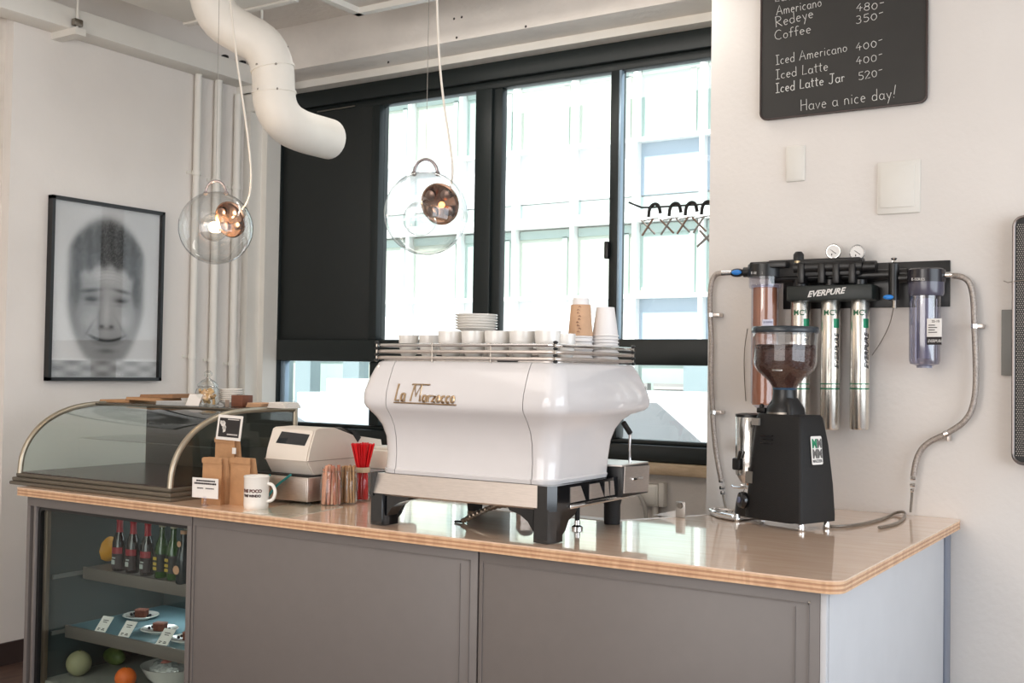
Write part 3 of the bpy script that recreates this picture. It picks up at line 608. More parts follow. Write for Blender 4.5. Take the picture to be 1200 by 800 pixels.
shelf(S1Z, S1Y, cool_shelf); shelf(S2Z, S2Y, mat('glass_shelf_teal', (128, 158, 168), .25))
for x in (-4.0, -3.86): B((x, CB - .015, .11), (x + .045, CB - .001, oz1)).build('back_rail', mat('pale_rail', (168, 188, 194), .4), fg)
l = bpy.data.lights.new('cooler_lamp', 'AREA'); l.shape = 'RECTANGLE'; l.size = .8; l.size_y = .03; l.energy = 1.1; l.color = (.9, .97, 1)
lo = bpy.data.objects.new('cooler_lamp', l); col.objects.link(lo); lo.parent = fg; lo.location = Vector((-3.93, 3.60, oz1 - .01)) - OFF[fg.name]
l2 = l.copy(); l2.energy = 1.2; lo = bpy.data.objects.new('cooler_lamp', l2); col.objects.link(lo); lo.parent = fg; lo.location = Vector((-3.8, 3.5, S1Z - .06)) - OFF[fg.name]

# bottles
def bottle(x, y, z, label, body, cap, labs, h=.235, r=.031, group=None, neck_wrap=False):
    t = thing('bottle', label, 'bottle', (x, y, z), group=group)
    MB().lathe([(r - .003, 0), (r, .006), (r, h * .52), (r * .85, h * .62), (r * .42, h * .76), (r * .38, h * .93)], n=18).build('glass_body', body, t, ang=60)
    if neck_wrap: MB().lathe([(r * .62, h * .67), (r * .46, h * .76), (r * .44, h * .98), (r * .3, h)], n=16).build('foil_neck_wrap', cap, t, ang=60)
    MB().lathe([(r * .46, h * .93), (r * .5, h * .94), (r * .48, h * .995), (r * .3, h * 1.0)], n=14).build('cap', cap, t)
    a = -PI / 2 - .2
    for z0_, z1_, mm in labs: MB().lathe([(r + .0008, z0_ * h), (r + .0008, z1_ * h)], n=16, cap=False, a0=a - 1.2, a1=a + 1.5).build('label', mm, t)
    return t
rl = mat('red_label', (156, 44, 54), .5); dk = mat('dark_label', (46, 30, 34), .5); yl = mat('yellow_label', (206, 176, 70), .5); bk = mat('black_label', (24, 24, 22), .5); cap_w = mat('silver_cap', (190, 184, 160), .35, .4)
redcap = mat('red_foil', (186, 30, 48), .4); lt = mat('pale_label', (190, 196, 192), .5); orl = mat('orange_white_label', (222, 170, 134), .5)
def bx(pxx, y=3.31): return at('y', y, pxx, 640).x
for i, pxx in enumerate((140, 156, 173)):
    b_ = bottle(bx(pxx), 3.31, S1Z, ['dark bottle with red foil neck at the left end of the upper cooler shelf', 'dark bottle with red foil neck, middle one of three', 'dark bottle with red foil neck beside the green bottles'][i], amber_glass, redcap, [(.06, .32, dk), (.33, .45, rl)], neck_wrap=True, group='bottles in the cooler')
    MB().box((-.012, -.0325, .03), (.010, -.0318, .05)).box((-.008, -.0325, .056), (.014, -.0318, .062)).build('label_print', lt, b_)
for i, pxx in enumerate((190, 203.5)):
    b_ = bottle(bx(pxx), 3.31, S1Z, ['green bottle with yellow and black label, left of the green pair', 'green bottle with yellow and black label, right of the green pair'][i], green_glass, cap_w, [(.12, .44, bk)], group='bottles in the cooler')
    for z_ in (.035, .055, .078): MB().box((-.018, -.0330, z_), (.004, -.0322, z_ + .013)).build('label_print', yl, b_)
b_ = bottle(bx(215), 3.33, S1Z, 'pale green clear bottle with narrow grey label', pale_glass, cap_w, [(.1, .42, mat('grey_green_label', (84, 104, 98), .5))], group='bottles in the cooler')
b_ = bottle(bx(224), 3.27, S1Z, 'dark bottle with round orange label, cut by the right cooler edge', mat('dark_blue_bottle', (34, 44, 48), .15), orl, [], group='bottles in the cooler', h=.225)
MB().lathe([(.019, -.0325), (.019, -.0330)], (-.008, 0, .06), 16, 'y').lathe([(.013, -.021), (.013, -.0216)], (-.006, 0, .168), 14, 'y').build('label_print', orl, b_)
# pumpkin
def blob(name, label, cat, c, r, m, sc=(1, 1, 1), ribs=0, stem=None, group=None, parent=None):
    mb = MB(); mb.sphere((0, 0, r * sc[2]), r, 28, sc)
    if ribs:
        for p in mb.v: a = math.atan2(p.y, p.x); k = 1 - .07 * abs(math.cos(a * ribs / 2)); p.x *= k; p.y *= k
    t = thing(name, label, cat, c, group=group); mb.build('skin', m, t, ang=60)
    if stem: T([(0, 0, 2 * r * sc[2] - .005), (.006, 0, 2 * r * sc[2] + stem)], [.006, .003], 7).build('stem', mat('stem_green', (86, 96, 50), .7), t)
    return t
gourd = mat('orange_yellow_rind', (226, 156, 30), .45, var=.1, vs_=8)
t = thing('gourd', 'orange yellow gourd on the upper cooler shelf left of the bottles', 'gourd', (at('y', 3.40, 121, 645).x, 3.40, S1Z)); t.scale = (1.3, 1.3, 1.2)
MB().lathe([(.001, 0), (.03, .002), (.05, .02), (.057, .05), (.05, .08), (.034, .105), (.022, .13), (.018, .15), (.001, .155)], n=26).build('skin', gourd, t, ang=70)
T([(0, 0, .15), (.01, 0, .172)], [.007, .004], 7).build('stem', mat('stem_green', (86, 96, 50), .7), t)
# plates with cakes, price cards
def plate(x, y, z, r, label, m=porcelain, group=None):
    return MB().lathe([(r * .55, 0), (r * .6, .004), (r * .98, .016), (r, .018), (r * .97, .020), (r * .6, .008), (.001, .007)], (0, 0, 0), 30, cap=False).build('plate', m, None, label, 'plate', group, ang=60), (x, y, z)
for i, (pxx, y, lb) in enumerate(((165, 3.46, 'white plate behind the middle price card in the cooler'), (187, 3.33, 'white plate in the middle of the lower shelf, with a berry cake'), (222, 3.29, 'white plate cut by the right cooler edge on the lower shelf'))):
    x = at('y', y, pxx, 730).x
    o, lc = plate(x, y, S2Z, .082, lb, group='cake plates'); o.location = lc
    ck = thing('brownie', ['brown cake square on the rear left plate in the cooler', 'brown cake square with berries on the middle plate', 'brown cake square on the right hand plate in the cooler'][i], 'cake', (x + .005, y, S2Z + .009), rz=.35)
    RB((-.026, -.02, 0), (.026, .02, .032), .004).build('sponge', mat('brownie', (104, 56, 42), .8, var=.25, vs_=60, bump=.5, bs=150), ck)
    RB((-.027, -.021, .030), (.027, .021, .036), .003).build('topping', mat('cake_topping', (150, 92, 76), .6, var=.3, vs_=90), ck)
    pl = ['the rear left plate', 'the middle plate', 'the right hand plate'][i]
    for dx, dy, bs in ((-.045, -.018, 'front left of'), (-.05, .004, 'left of'), (.04, .02, 'rear right of'), (.05, .0, 'right of')):
        bb = MB().sphere((0, 0, .007), .007, 10).build('berry', mat('dark_berry', (24, 22, 34), .35), None, f'dark berry {bs} the cake square on {pl}', 'berry', 'berries on the cake plates'); bb.location = (x + dx, y + dy, S2Z + .010)
cards = ((107, 733, 132, 714, 'left'), (134, 740, 160, 719, 'middle'), (178, 751, 205, 731, 'right'))
for i, (xa_, ya_, xb_, yb_, nm) in enumerate(cards):
    a = at('y', S2Y + .01, (xa_ + xb_) / 2 - 3, ya_); wd = .062; hg = .062
    t = thing('price_card', f'{nm} white price card leaning on the lower cooler shelf', 'price card', (a.x, S2Y + .012, S2Z + .004), rz=.12)
    MB().add([(-wd / 2, 0, 0), (wd / 2, 0, 0), (wd / 2 + .02, .03, hg), (-wd / 2 + .02, .03, hg), (-wd / 2, .002, 0), (wd / 2, .002, 0), (wd / 2 + .02, .032, hg), (-wd / 2 + .02, .032, hg)],
             [(0, 1, 2, 3), (4, 7, 6, 5), (0, 4, 5, 1), (1, 5, 6, 2), (2, 6, 7, 3), (3, 7, 4, 0)]).build('card', paper_white, t)
    nrm = Vector((0, -hg, .03)).normalized(); e = Vector((0, .03, hg)).normalized()
    for (u0, u1, v) in ((-.016, .016, .74), (-.012, .012, .62), (-.02, -.006, .2), (.004, .018, .2), (-.02, -.01, .12), (.002, .02, .12)):
        p0 = Vector((u0 + .02 * v, .03 * v, hg * v)) + nrm * .0008; p1 = Vector((u1 + .02 * v, .03 * v, hg * v)) + nrm * .0008
        MB().add([p0 - e * .0016, p1 - e * .0016, p1 + e * .0016, p0 + e * .0016], [(0, 1, 2, 3)]).build('printed_line', ink, t)
# cooler floor goods
fz = .11
def fx(pxx, y, yy=775): return at('y', y, pxx, yy).x
blob('grapefruit', 'pale round fruit at the left on the cooler floor', 'fruit', (fx(93, 3.19, 755), 3.19, fz), .055, mat('pale_rind', (150, 146, 112), .6, var=.15), stem=.004)
blob('avocado', 'dark green avocado near the middle of the cooler floor', 'fruit', (fx(134, 3.40, 768), 3.40, fz), .045, mat('dark_green_rind', (84, 104, 44), .5, var=.3, vs_=30), (1.5, .8, .85), stem=.004)
blob('orange', 'bright orange fruit at the bottom edge of the cooler', 'fruit', (fx(147, 3.18, 800), 3.18, fz), .045, mat('orange_rind', (232, 108, 36), .5, bump=.2, bs=120), stem=.003)
bo = thing('bowl', 'large white bowl on the cooler floor', 'bowl', (fx(203, 3.32, 790), 3.32, fz))
MB().lathe([(.06, 0), (.065, .006), (.11, .05), (.135, .092), (.138, .095), (.132, .094), (.10, .045), (.04, .012), (.001, .01)], n=40, cap=False).build('bowl_shell', porcelain, bo, ang=60)
wr = thing('wrapped_food', 'shiny plastic wrapped food heaped in the white bowl', 'food', (bo.location.x, 3.32, fz + .04))
mb = MB(); mb.sphere((0, 0, .04), .1, 24, (1, 1, .4))
for p in mb.v: k = 1 + random.uniform(-.07, .07); p.z *= k; p.x *= k
mb.build('wrap', mat('cling_wrap', (206, 206, 204), .12, .3, bump=.8, bs=60), wr, ang=20)
for a in range(4): blobp = MB().sphere((.04 * math.cos(a * 1.6), .04 * math.sin(a * 1.6), .06), .028, 12).build('filling', mat('filling_red', (180, 110, 100), .5), wr)

# ================================================================ PASTRY CASE
pcx0, pcx1, pcy0, pcy1 = -4.62, -3.55, 3.035, 3.80
pc = thing('pastry_case', 'curved glass countertop pastry case with tubular frame and stepped base', 'display case', (-4.08, 3.4, H), world=True)
case_m = mat('case_bronze_grey', (112, 104, 92), .35, .55)
for k, (z0_, z1_, e) in enumerate(((H, H + .016, 0), (H + .016, H + .034, .008), (H + .034, H + .052, .02))):
    RB((pcx0 + e, pcy0 + e, z0_), (pcx1 - e, pcy1, z1_), .005).build('base_moulding', case_m, pc)
B((pcx0 + .03, pcy0 + .03, H + .052), (pcx1 - .03, pcy1 - .01, H + .056)).build('case_floor', mat('case_floor_dark', (62, 48, 44), .25), pc)
prof = [(3.065, 1.0), (3.072, 1.08), (3.105, 1.15), (3.165, 1.215), (3.245, 1.262), (3.34, 1.292), (3.45, 1.306), (3.6, 1.308), (3.765, 1.306)]
def smooth2(p, it=2):
    for _ in range(it):
        q = [p[0]]
        for i in range(len(p) - 1): q += [(p[i][0] * .75 + p[i + 1][0] * .25, p[i][1] * .75 + p[i + 1][1] * .25), (p[i][0] * .25 + p[i + 1][0] * .75, p[i][1] * .25 + p[i + 1][1] * .75)]
        q.append(p[-1]); p = q
    return p
ps = smooth2(prof); XA, XB = pcx0 + .035, pcx1 - .035
tube_m = mat('champagne_tube', (176, 166, 148), .3, .75)
for x in (XA, XB):
    T([(x, a, b) for a, b in ps], .0125, 12).build('arched_frame', tube_m, pc, ang=60)
    T([(x, 3.775, 1.312), (x, 3.775, 1.0)], .0125, 12).build('rear_post', tube_m, pc)
    poly = [(a, b) for a, b in ps] + [(3.765, 1.0)]
    MB().prism(poly, x - .002, x + .002, 'x').build('end_glass', case_glass, pc)
mb = MB(); n_ = len(ps)
vs1 = [(x, a, b) for a, b in ps for x in (XA + .012, XB - .012)]
mb.add(vs1, [(2 * i, 2 * i + 1, 2 * i + 3, 2 * i + 2) for i in range(n_ - 1)]); mb.build('curved_front_glass', glass('curved_glass', (.92, .95, .94), extra=-.01), pc, ang=80)
T([(XA, 3.45, 1.308), (XB, 3.45, 1.308)], .004, 8).build('top_rail', case_m, pc)
B((XA, 3.76, 1.0), (XB, 3.772, 1.30)).build('back_door', mat('case_back_dark', (52, 50, 48), .3), pc)
B((XA + .52, 3.75, 1.0), (XA + .535, 3.76, 1.30)).build('door_edge', case_m, pc)
B((XA + .02, 3.35, 1.145), (XB - .02, 3.72, 1.149)).build('glass_shelf', clear, pc)
B((XA, 3.742, 1.29), (XB, 3.77, 1.309)).build('rear_top_rail', case_m, pc)
B((XA + .02, 3.46, 1.3105), (XB - .02, 3.77, 1.3145)).build('top_glass', glass('top_glass', (.75, .78, .76), extra=.1), pc)
CT = 1.3150
def ctp(x, y, yy=3.6): return at('y', yy, x, y).x
# flat kraft bags
for i, (x, y, rz, lb, dz) in enumerate(((150, 3.60, .05, 'flat brown paper bag lying at the left on the pastry case', 0), (180, 3.58, -.12, 'brown paper bag lying over the left one on the pastry case', .014), (198, 3.62, .1, 'topmost folded paper bag of the loose pile on the pastry case', .028))):
    t = thing('paper_bag', lb, 'paper bag', (ctp(x, 468, y), y, CT + dz), rz=rz, group='flat paper bags')
    mb = MB(); a_, b_ = .105, .085
    mb.frustum((-a_, -b_, a_, b_), (-a_ + .004, -b_ + .003, a_ - .003, b_ - .004), 0, .010 + .003 * (i > 0)); mb.build('bag_sheet', [kraft, kraft, kraft_dark][i], t)
    mb = MB().frustum((a_ - .03, -b_ + .002, a_ - .001, b_ - .002), (a_ - .028, -b_ + .004, a_ - .003, b_ - .004), .0131 if i else .0101, .019 if i else .016); mb.build('folded_flap', kraft_dark, t)
# cookie jar
jx = ctp(243, 470, 3.58); j = thing('glass_jar', 'round glass cookie jar with lid knob full of straw coloured biscuits', 'jar', (jx, 3.58, CT))
MB().lathe([(.030, 0), (.05, .003), (.056, .02), (.057, .05), (.05, .075), (.040, .086), (.044, .09)], n=28, cap=False).build('jar_body', clear, j, ang=80)
MB().lathe([(.047, .09), (.047, .095), (.03, .112), (.012, .122), (.008, .13), (.018, .138), (.02, .148), (.012, .158), (.001, .16)], n=24, cap=False).build('lid', clear, j, ang=80)
T([(.045 * math.cos(a), .045 * math.sin(a), .087) for a in [2 * PI * k / 24 for k in range(25)]], .002, 6, cap=False).build('wire_bail', chrome, j)
bis = mat('biscuit', (226, 186, 132), .7, var=.12)
for k in range(46):
    a = random.uniform(0, 2 * PI); rr = random.uniform(0, .036); z = random.uniform(.014, .07); d = Vector((random.uniform(-1, 1), random.uniform(-1, 1), random.uniform(-.6, 1))).normalized() * .013
    c_ = Vector((rr * math.cos(a), rr * math.sin(a), z))
    o = T([c_ - d, c_ + d], [.0068, .006], 6).build('biscuit', bis, None, 'small straw coloured biscuit stick inside the round glass cookie jar', 'biscuit', 'biscuits in the cookie jar'); o.location = j.location
sg_ = thing('label_card', 'white card leaning on the cookie jar', 'card', (ctp(224, 472, 3.50), 3.505, CT), rz=.25)
MB().add([(-.035, 0, 0), (.035, 0, 0), (.043, .02, .052), (-.027, .02, .052), (-.035, .002, 0), (.035, .002, 0), (.043, .022, .052), (-.027, .022, .052)], [(0, 1, 2, 3), (4, 7, 6, 5), (0, 4, 5, 1), (1, 5, 6, 2), (2, 6, 7, 3), (3, 7, 4, 0)]).build('card', paper_white, sg_)
# saucers behind
sx1 = ctp(271, 470, 3.68)
nsau = 7
for k in range(nsau):
    lb = 'white saucer in the stack on the pastry case, ' + ['at the very bottom', 'second from the bottom', 'third from the bottom', 'in the exact middle', 'third from the top', 'second from the top', 'topmost of the stack'][k]
    o, _ = plate(0, 0, 0, .056, lb, group='saucers on the pastry case'); o.name = 'saucer'; o.location = (sx1, 3.68, CT + k * .0095)
wbk = thing('wooden_block', 'dark brown wooden block card holder on the pastry case', 'wooden block', (ctp(284, 472, 3.6), 3.60, CT))
RB((-.035, -.035, 0), (.035, .03, .052), .002).build('block', walnut, wbk); B((-.033, -.004, .0521), (.033, -.002, .053)).build('slot', ink, wbk)
cdt = thing('small_card', 'small grey brown card leaning left of the dark wooden block', 'card', (ctp(266, 474, 3.56), 3.56, CT)); B((-.012, 0, 0), (.012, .002, .03)).build('card', mat('grey_card', (150, 134, 122), .6), cdt)
nb_ = thing('folded_kraft_napkins', 'low pile of tan paper napkins beside the wooden block', 'napkins', (ctp(306, 474, 3.62), 3.62, CT))
for k in range(3): RB((-.045 + .004 * k, -.05, k * .007), (.045 + .003 * k, .05, k * .007 + .0065), .002).build('napkin', kraft_cup, nb_)
nb_ = thing('folded_white_napkins', 'pile of white paper napkins at the right end of the pastry case', 'napkins', (ctp(333, 474, 3.64), 3.64, CT))
for k in range(4): RB((-.055 + .003 * k, -.05, k * .0065), (.055 - .004 * k, .05, k * .0065 + .006), .002).build('napkin', paper_white, nb_)
# ================================================================ ESPRESSO MACHINE
MX = -2.165
em = thing('espresso_machine', 'large white and chrome espresso machine standing on black legs on the counter', 'coffee machine', (MX, 3.35, H), world=True)
ST = [(1.13, 3.088, 0.343, 3.48, 0.05), (1.133, 3.076, 0.35, 3.485, 0.055), (1.146, 3.074, 0.352, 3.49, 0.055), (1.15, 3.08, 0.348, 3.49, 0.055), (1.2, 3.084, 0.35, 3.495, 0.06), (1.26, 3.08, 0.354, 3.505, 0.06), (1.3, 3.068, 0.364, 3.52, 0.06), (1.33, 3.05, 0.38, 3.54, 0.062),
      (1.35, 3.034, 0.396, 3.575, 0.065), (1.362, 3.024, 0.406, 3.66, 0.065), (1.375, 3.019, 0.411, 3.692, 0.065), (1.395, 3.018, 0.413, 3.695, 0.065), (1.42, 3.022, 0.411, 3.682, 0.062), (1.46, 3.036, 0.402, 3.66, 0.06), (1.5, 3.054, 0.388, 3.64, 0.056), (1.52, 3.066, 0.377, 3.628, 0.05), (1.526, 3.076, 0.367, 3.618, 0.045)]
SEAM = .279
def ringpts(st, side, ins=0):
    z, yf, hw, yb, r = st; yf += ins; hw -= ins; yb -= ins; n = 8
    if side == 0: return [(x, yf, z) for x in (-SEAM + .0014, -.14, 0, .14, SEAM - .0014)]
    pts = [(SEAM + .0014, yf, z)] + [(hw - r + r * math.sin(a), yf + r - r * math.cos(a), z) for a in [PI / 2 * k / n for k in range(n + 1)]]
    rb = .03; pts += [(hw, yf + (yb - yf) * .6, z)] + [(hw - rb + rb * math.cos(a), yb - rb + rb * math.sin(a), z) for a in [PI / 2 * k / 4 for k in range(5)]]
    pts += [(hw - .06, yb, z)]
    return [(x * side, y, z_) for x, y, z_ in pts]
def panel(side, name):
    rows_ = [ringpts(s_, side) + ringpts(s_, side, .004)[::-1] for s_ in ST]; n = len(rows_[0]); mb = MB()
    v = [(MX + x, y, z) for r_ in rows_ for x, y, z in r_]
    f = [(i * n + k, i * n + (k + 1) % n, (i + 1) * n + (k + 1) % n, (i + 1) * n + k) for i in range(len(rows_) - 1) for k in range(n)]
    h_ = n // 2
    for base in (0, (len(rows_) - 1) * n): f += [(base + k, base + k + 1, base + n - 2 - k, base + n - 1 - k) for k in range(h_ - 1)]
    mb.add(v, f); return mb.build(name, enamel, em, ang=42)
panel(0, 'front_panel'); panel(1, 'side_panel'); panel(-1, 'side_panel')
mb = MB(); core = []
for z, yf, hw, yb, r in ST[1:]:
    core.append([(MX - hw + .05, yf + .0055, z), (MX + hw - .05, yf + .0055, z), (MX + hw - .012, yf + .06, z), (MX + hw - .012, yb - .03, z), (MX + hw - .03, yb - .008, z), (MX - hw + .03, yb - .008, z), (MX - hw + .012, yb - .03, z), (MX - hw + .012, yf + .06, z)])
n = 8; mb.add([p for r_ in core for p in r_], [(i * n + k, i * n + (k + 1) % n, (i + 1) * n + (k + 1) % n, (i + 1) * n + k) for i in range(len(core) - 1) for k in range(n)] + [tuple(range(n))[::-1], tuple((len(core) - 1) * n + k for k in range(n))])
mb.build('inner_body', black, em)
MB().prism(rounded_poly(MX - .365, 3.08, MX + .365, 3.555, .05), 1.520, 1.529, 'z').build('cup_tray', steel, em)
# base chassis
B((MX - .345, 3.10, 1.056), (MX + .345, 3.62, 1.129)).build('chassis', black, em)
MB().prism([(3.050, 1.062), (3.058, 1.056), (3.11, 1.056), (3.11, 1.131), (3.072, 1.131)], MX - .352, MX + .318, 'x').build('front_trim_bar', steel, em)
for s_ in (-1, 1):
    x0, x1 = (MX + .318, MX + .378) if s_ > 0 else (MX - .368, MX - .352)
    MB().prism([(x0, 3.052), (x1 - .02 if s_ > 0 else x1, 3.046)] + ([(x1, 3.075)] if s_ > 0 else []) + [(x1, 3.14), (x0, 3.14)], 1.052, 1.133, 'z').build('corner_cap', black_gloss, em, ang=20)
sp_ = MB().prism([(3.14, 1.056), (3.66, 1.056), (3.66, 1.11), (3.60, 1.132), (3.14, 1.132)], MX + .345, MX + .372, 'x').build('side_trim', black_gloss, em)
for (ya, yb_) in ((3.17, 3.27), (3.30, 3.40), (3.41, 3.44), (3.45, 3.48)):
    MB().prism([(ya, 1.072), (yb_, 1.072), (yb_ - .035 if yb_ - ya > .05 else yb_ - .01, 1.122), (ya - .0, 1.122)], MX + .372, MX + .3745, 'x').build('chrome_inset', steel, sp_)
RB((MX + .345, 3.16, 1.052), (MX + .38, 3.66, 1.066), .003).build('side_chrome_lip', chrome, em)
# drip tray end box
RB((MX + .30, 3.505, 1.06), (MX + .392, 3.715, 1.170), .006).build('drip_box', black, em)
MB().prism([(3.510, 1.075), (3.70, 1.066), (3.712, 1.16), (3.515, 1.168)], MX + .392, MX + .396, 'x').build('drip_box_plate', steel, em)
RB((MX - .33, 3.50, 1.166), (MX + .39, 3.715, 1.174), .003).build('drip_grid', steel, em)
RB((MX + .3955, 3.57, 1.115), (MX + .401, 3.65, 1.125), .002).build('plate_handle', chrome, em)
# legs
def leg_front(s_):
    x0 = MX + s_ * .335
    mb = MB(); w_ = .036
    mb.prism([(x0 - w_ * .8, 3.052), (x0 + w_ * .7, 3.046), (x0 + w_, 3.075), (x0 + w_, 3.125), (x0 - w_, 3.125), (x0 - w_, 3.062)], H + .002, 1.06, 'z')
    crv = [(x0 - s_ * w_, 1.058), (x0 - s_ * (w_ + .10), 1.058), (x0 - s_ * (w_ + .09), 1.045), (x0 - s_ * (w_ + .05), 1.034), (x0 - s_ * (w_ + .02), 1.014), (x0 - s_ * w_, .985)]
    mb.prism(crv, 3.06, 3.12, 'y')
    crv = [(3.12, 1.058), (3.235, 1.058), (3.21, 1.03), (3.17, 1.015), (3.15, .985), (3.12, .965)]
    mb.prism(crv, x0 - w_ * .9, x0 + w_ * .9, 'x')
    return mb.build('leg', black_gloss, em, ang=25)
leg_front(1); leg_front(-1)
for s_ in (-1, 1):
    MB().lathe([(.028, H + .001), (.030, H + .02), (.030, H + .07), (.040, H + .11)], (MX + s_ * .30, 3.605, 0), 20).build('leg', rubber, em)
T([(MX + .26, 3.42, H + .028), (MX + .26, 3.42, 1.058)], .009, 10).build('foot_stud', rubber, em)
MB().lathe([(.020, H), (.020, H + .008), (.010, H + .014), (.010, H + .03)], (MX + .26, 3.42, 0), 16).build('drain_foot', chrome, em)
# machine badge lettering
yb_ = 3.0195
pa, pb = at('y', yb_, 463, 470), at('y', yb_, 534, 473)
mb = MB(); cap = .045
for txt, a, b, c_, dz in (('L', 0, .10, .050, 0), ('a', .10, .19, .044, 0), ('M', .26, .46, .050, 0), ('arzocco', .46, 1.0, .036, 0)):
    hand_text(mb, txt, pa.lerp(pb, a) + Vector((0, 0, .003)), pa.lerp(pb, b) + Vector((0, 0, .003)), c_ * 1.15, (0, -1, 0), .0042, 0, .10)
mb.tube([pa + Vector((-.003, 0, -.004)), pb + Vector((.003, 0, -.004))], .0028, 6)
p_ = pa.lerp(pb, .26) + Vector((0, 0, .060)); mb.tube([p_, p_ + Vector((.075, 0, .0))], .0028, 5)
def face_y(z):
    for s0, s1 in zip(ST, ST[1:]):
        if s0[0] <= z <= s1[0]: return s0[1] + (s1[1] - s0[1]) * (z - s0[0]) / (s1[0] - s0[0])
    return 3.02
for p in mb.v: p.y = face_y(p.z) - .002 + (p.y - yb_)
mb.build('badge_lettering', gold, em)
# steam wand, tamper-like handle
sw = at('x', MX + .365, 738, 545)
T([(sw.x, sw.y, 1.17), (sw.x, sw.y, 1.285), (sw.x - .005, sw.y - .015, 1.30)], .0055, 10).build('steam_wand', chrome, em)
T([(sw.x, sw.y, 1.28), (sw.x - .012, sw.y - .03, 1.318)], .010, 10).build('wand_grip', rubber, em)
# cup rails
def rail(z): 
    pl = rounded_poly(MX - .368, 3.070, MX + .372, 3.62, .03, 5)
    mb = MB(); mb.tube([(a, b, z) for a, b in pl + [pl[0]]], .0062, 8, cap=False); mb.build('cup_rail', steel if z < 1.57 else chrome, em, ang=70)
for z in (1.5365, 1.5585, 1.5805): rail(z)
for x in (MX - .364, MX - .12, MX + .12, MX + .368):
    for y in (3.068, 3.622):
        if abs(x - MX) < .2 and y > 3.5: continue
        T([(x, y, 1.522), (x, y, 1.588)], .0035, 8).build('rail_post', dull_steel, em)
        for z in (1.5475, 1.5695, 1.528, 1.5895):
            if abs(x - MX) > .3: MB().sphere((x, y, z), .0085, 10, (1, 1, .7)).build('rail_spacer', black, em)
RB((MX + .14, 3.074, 1.526), (MX + .22, 3.09, 1.534), .003).build('rubber_stop', black, em)

# cups on the machine
def cup_proto(r, h): return MB().lathe([(r * .45, 0), (r * .5, .004), (r * .78, h * .25), (r * .95, h * .6), (r, h), (r * .95, h), (r * .88, h * .6), (r * .7, h * .28), (.001, .012)], (0, 0, 0), 30, cap=False)
CZ = 1.529
row = [(528, 'x'), (555, 'x'), (583, 'x'), (612, 'x'), (643, 'x')]
nm = ['fourth', 'fifth', 'middle', 'third from right', 'rightmost']
def cup(px_, y, r, h, lb):
    x = at('y', y, px_, 395).x
    t = thing('coffee_cup', lb, 'cup', (x, y, CZ), group='cups on the coffee machine'); cup_proto(r, h).build('cup_body', porcelain, t, ang=60)
    hx = [(r * .9 * 1, 0, h * .8), (r + .018, 0, h * .78), (r + .02, 0, h * .5), (r * .85, 0, h * .35)]
    o = T([(b, a, c_) for a, b, c_ in hx], .004, 7, smooth=2).build('handle', porcelain, t, ang=70); return t
for i, px_ in enumerate((528, 555.5, 583, 612, 642)):
    cup(px_, 3.165, .0445, .102, ['wide white cup just left below the saucer stack on the coffee machine', 'wide white cup under the left half of the saucer stack', 'wide white cup just right of the saucer stack base', 'wide white cup second from the kraft sleeved cup stack', 'wide white cup next to the kraft sleeved cup stack'][i])
for i, px_ in enumerate((479, 503)):
    cup(px_, 3.24, .037, .092, ['low white cup at the far left end of the cup rails', 'low white cup second from the left end of the cup rails'][i])
for i, px_ in enumerate((536, 574, 608)):
    cup(px_, 3.335, .046, .103, ['left', 'middle', 'right'][i] + ' white cup of the second row, behind the wide front cups')
cup(560, 3.43, .046, .103, 'rearmost white cup under the back of the saucer stack')
o = cup(664, 3.20, .030, .093, 'small white cup squeezed between the wide cups and the kraft sleeved stack')
sx2 = at('y', 3.37, 558, 390).x
for k in range(6):
    o, _ = plate(0, 0, 0, .079, ['lowest saucer of the stack on top of the coffee machine cups', 'second lowest saucer of the stack on the coffee machine', 'third lowest saucer of the stack on the coffee machine', 'third highest saucer of the stack on the coffee machine', 'second highest saucer of the stack on the coffee machine', 'topmost saucer of the stack on the coffee machine'][k], group='saucers on the coffee machine')
    o.name = 'saucer'; o.location = (sx2, 3.37, CZ + .103 + k * .0098)
# paper cups
pcup = mat('paper_cup_white', (236, 232, 230), .5)
def paper_cup(x, y, z, lb, r0=.046, r1=.031, h=.105, group=None, sleeve=False):
    t = thing('paper_cup', lb, 'paper cup', (x, y, z), group=group)
    MB().lathe([(r0 - .002, 0), (r0, .001), (r0 + .001, .003), (r0, .006), (r0 - .003, .007), (r1, h), (r1 - .003, h), (r1 - .004, h - .003), (.001, h - .003)], n=28, cap=False).build('cup_wall', pcup, t, ang=40)
    if sleeve:
        f = lambda z_: r0 - .003 + (r1 - r0 + .003) * (z_ - .007) / (h - .007)
        s_ = MB().lathe([(f(.008) + .002, .008), (f(.118) + .0045, .118), (f(.118) + .002, .118)], n=28, cap=False).build('kraft_sleeve', kraft_cup, t)
        mb = MB(); random.seed(3)
        for k in range(9):
            zz = .02 + k * .011; rr = f(zz) + .0045; a = -PI / 2 + .35 + .1 * math.sin(k * 1.7)
            mb.tube([(rr * math.cos(a + d), rr * math.sin(a + d), zz + e) for d, e in ((-.12, 0), (-.02, .004), (.1, -.001))], .0011, 4)
        mb.build('sleeve_print', mat('sleeve_ink', (120, 74, 60), .7), s_)
    return t
P1 = at('x', -1.925, 680, 400); P2 = at('x', -1.865, 709, 400)
for k in range(6): paper_cup(P1.x, P1.y, CZ + .0005 + k * .0145, ['lowest', 'second lowest', 'third lowest', 'third highest', 'second highest', 'highest'][k] + ' white upturned paper cup of the stack under the kraft sleeved cup', group='paper cups under the kraft sleeve')
paper_cup(P1.x, P1.y, CZ + 6 * .0145, 'upturned paper cup in a brown kraft sleeve on top of a cup stack', .045, .028, .142, sleeve=True)
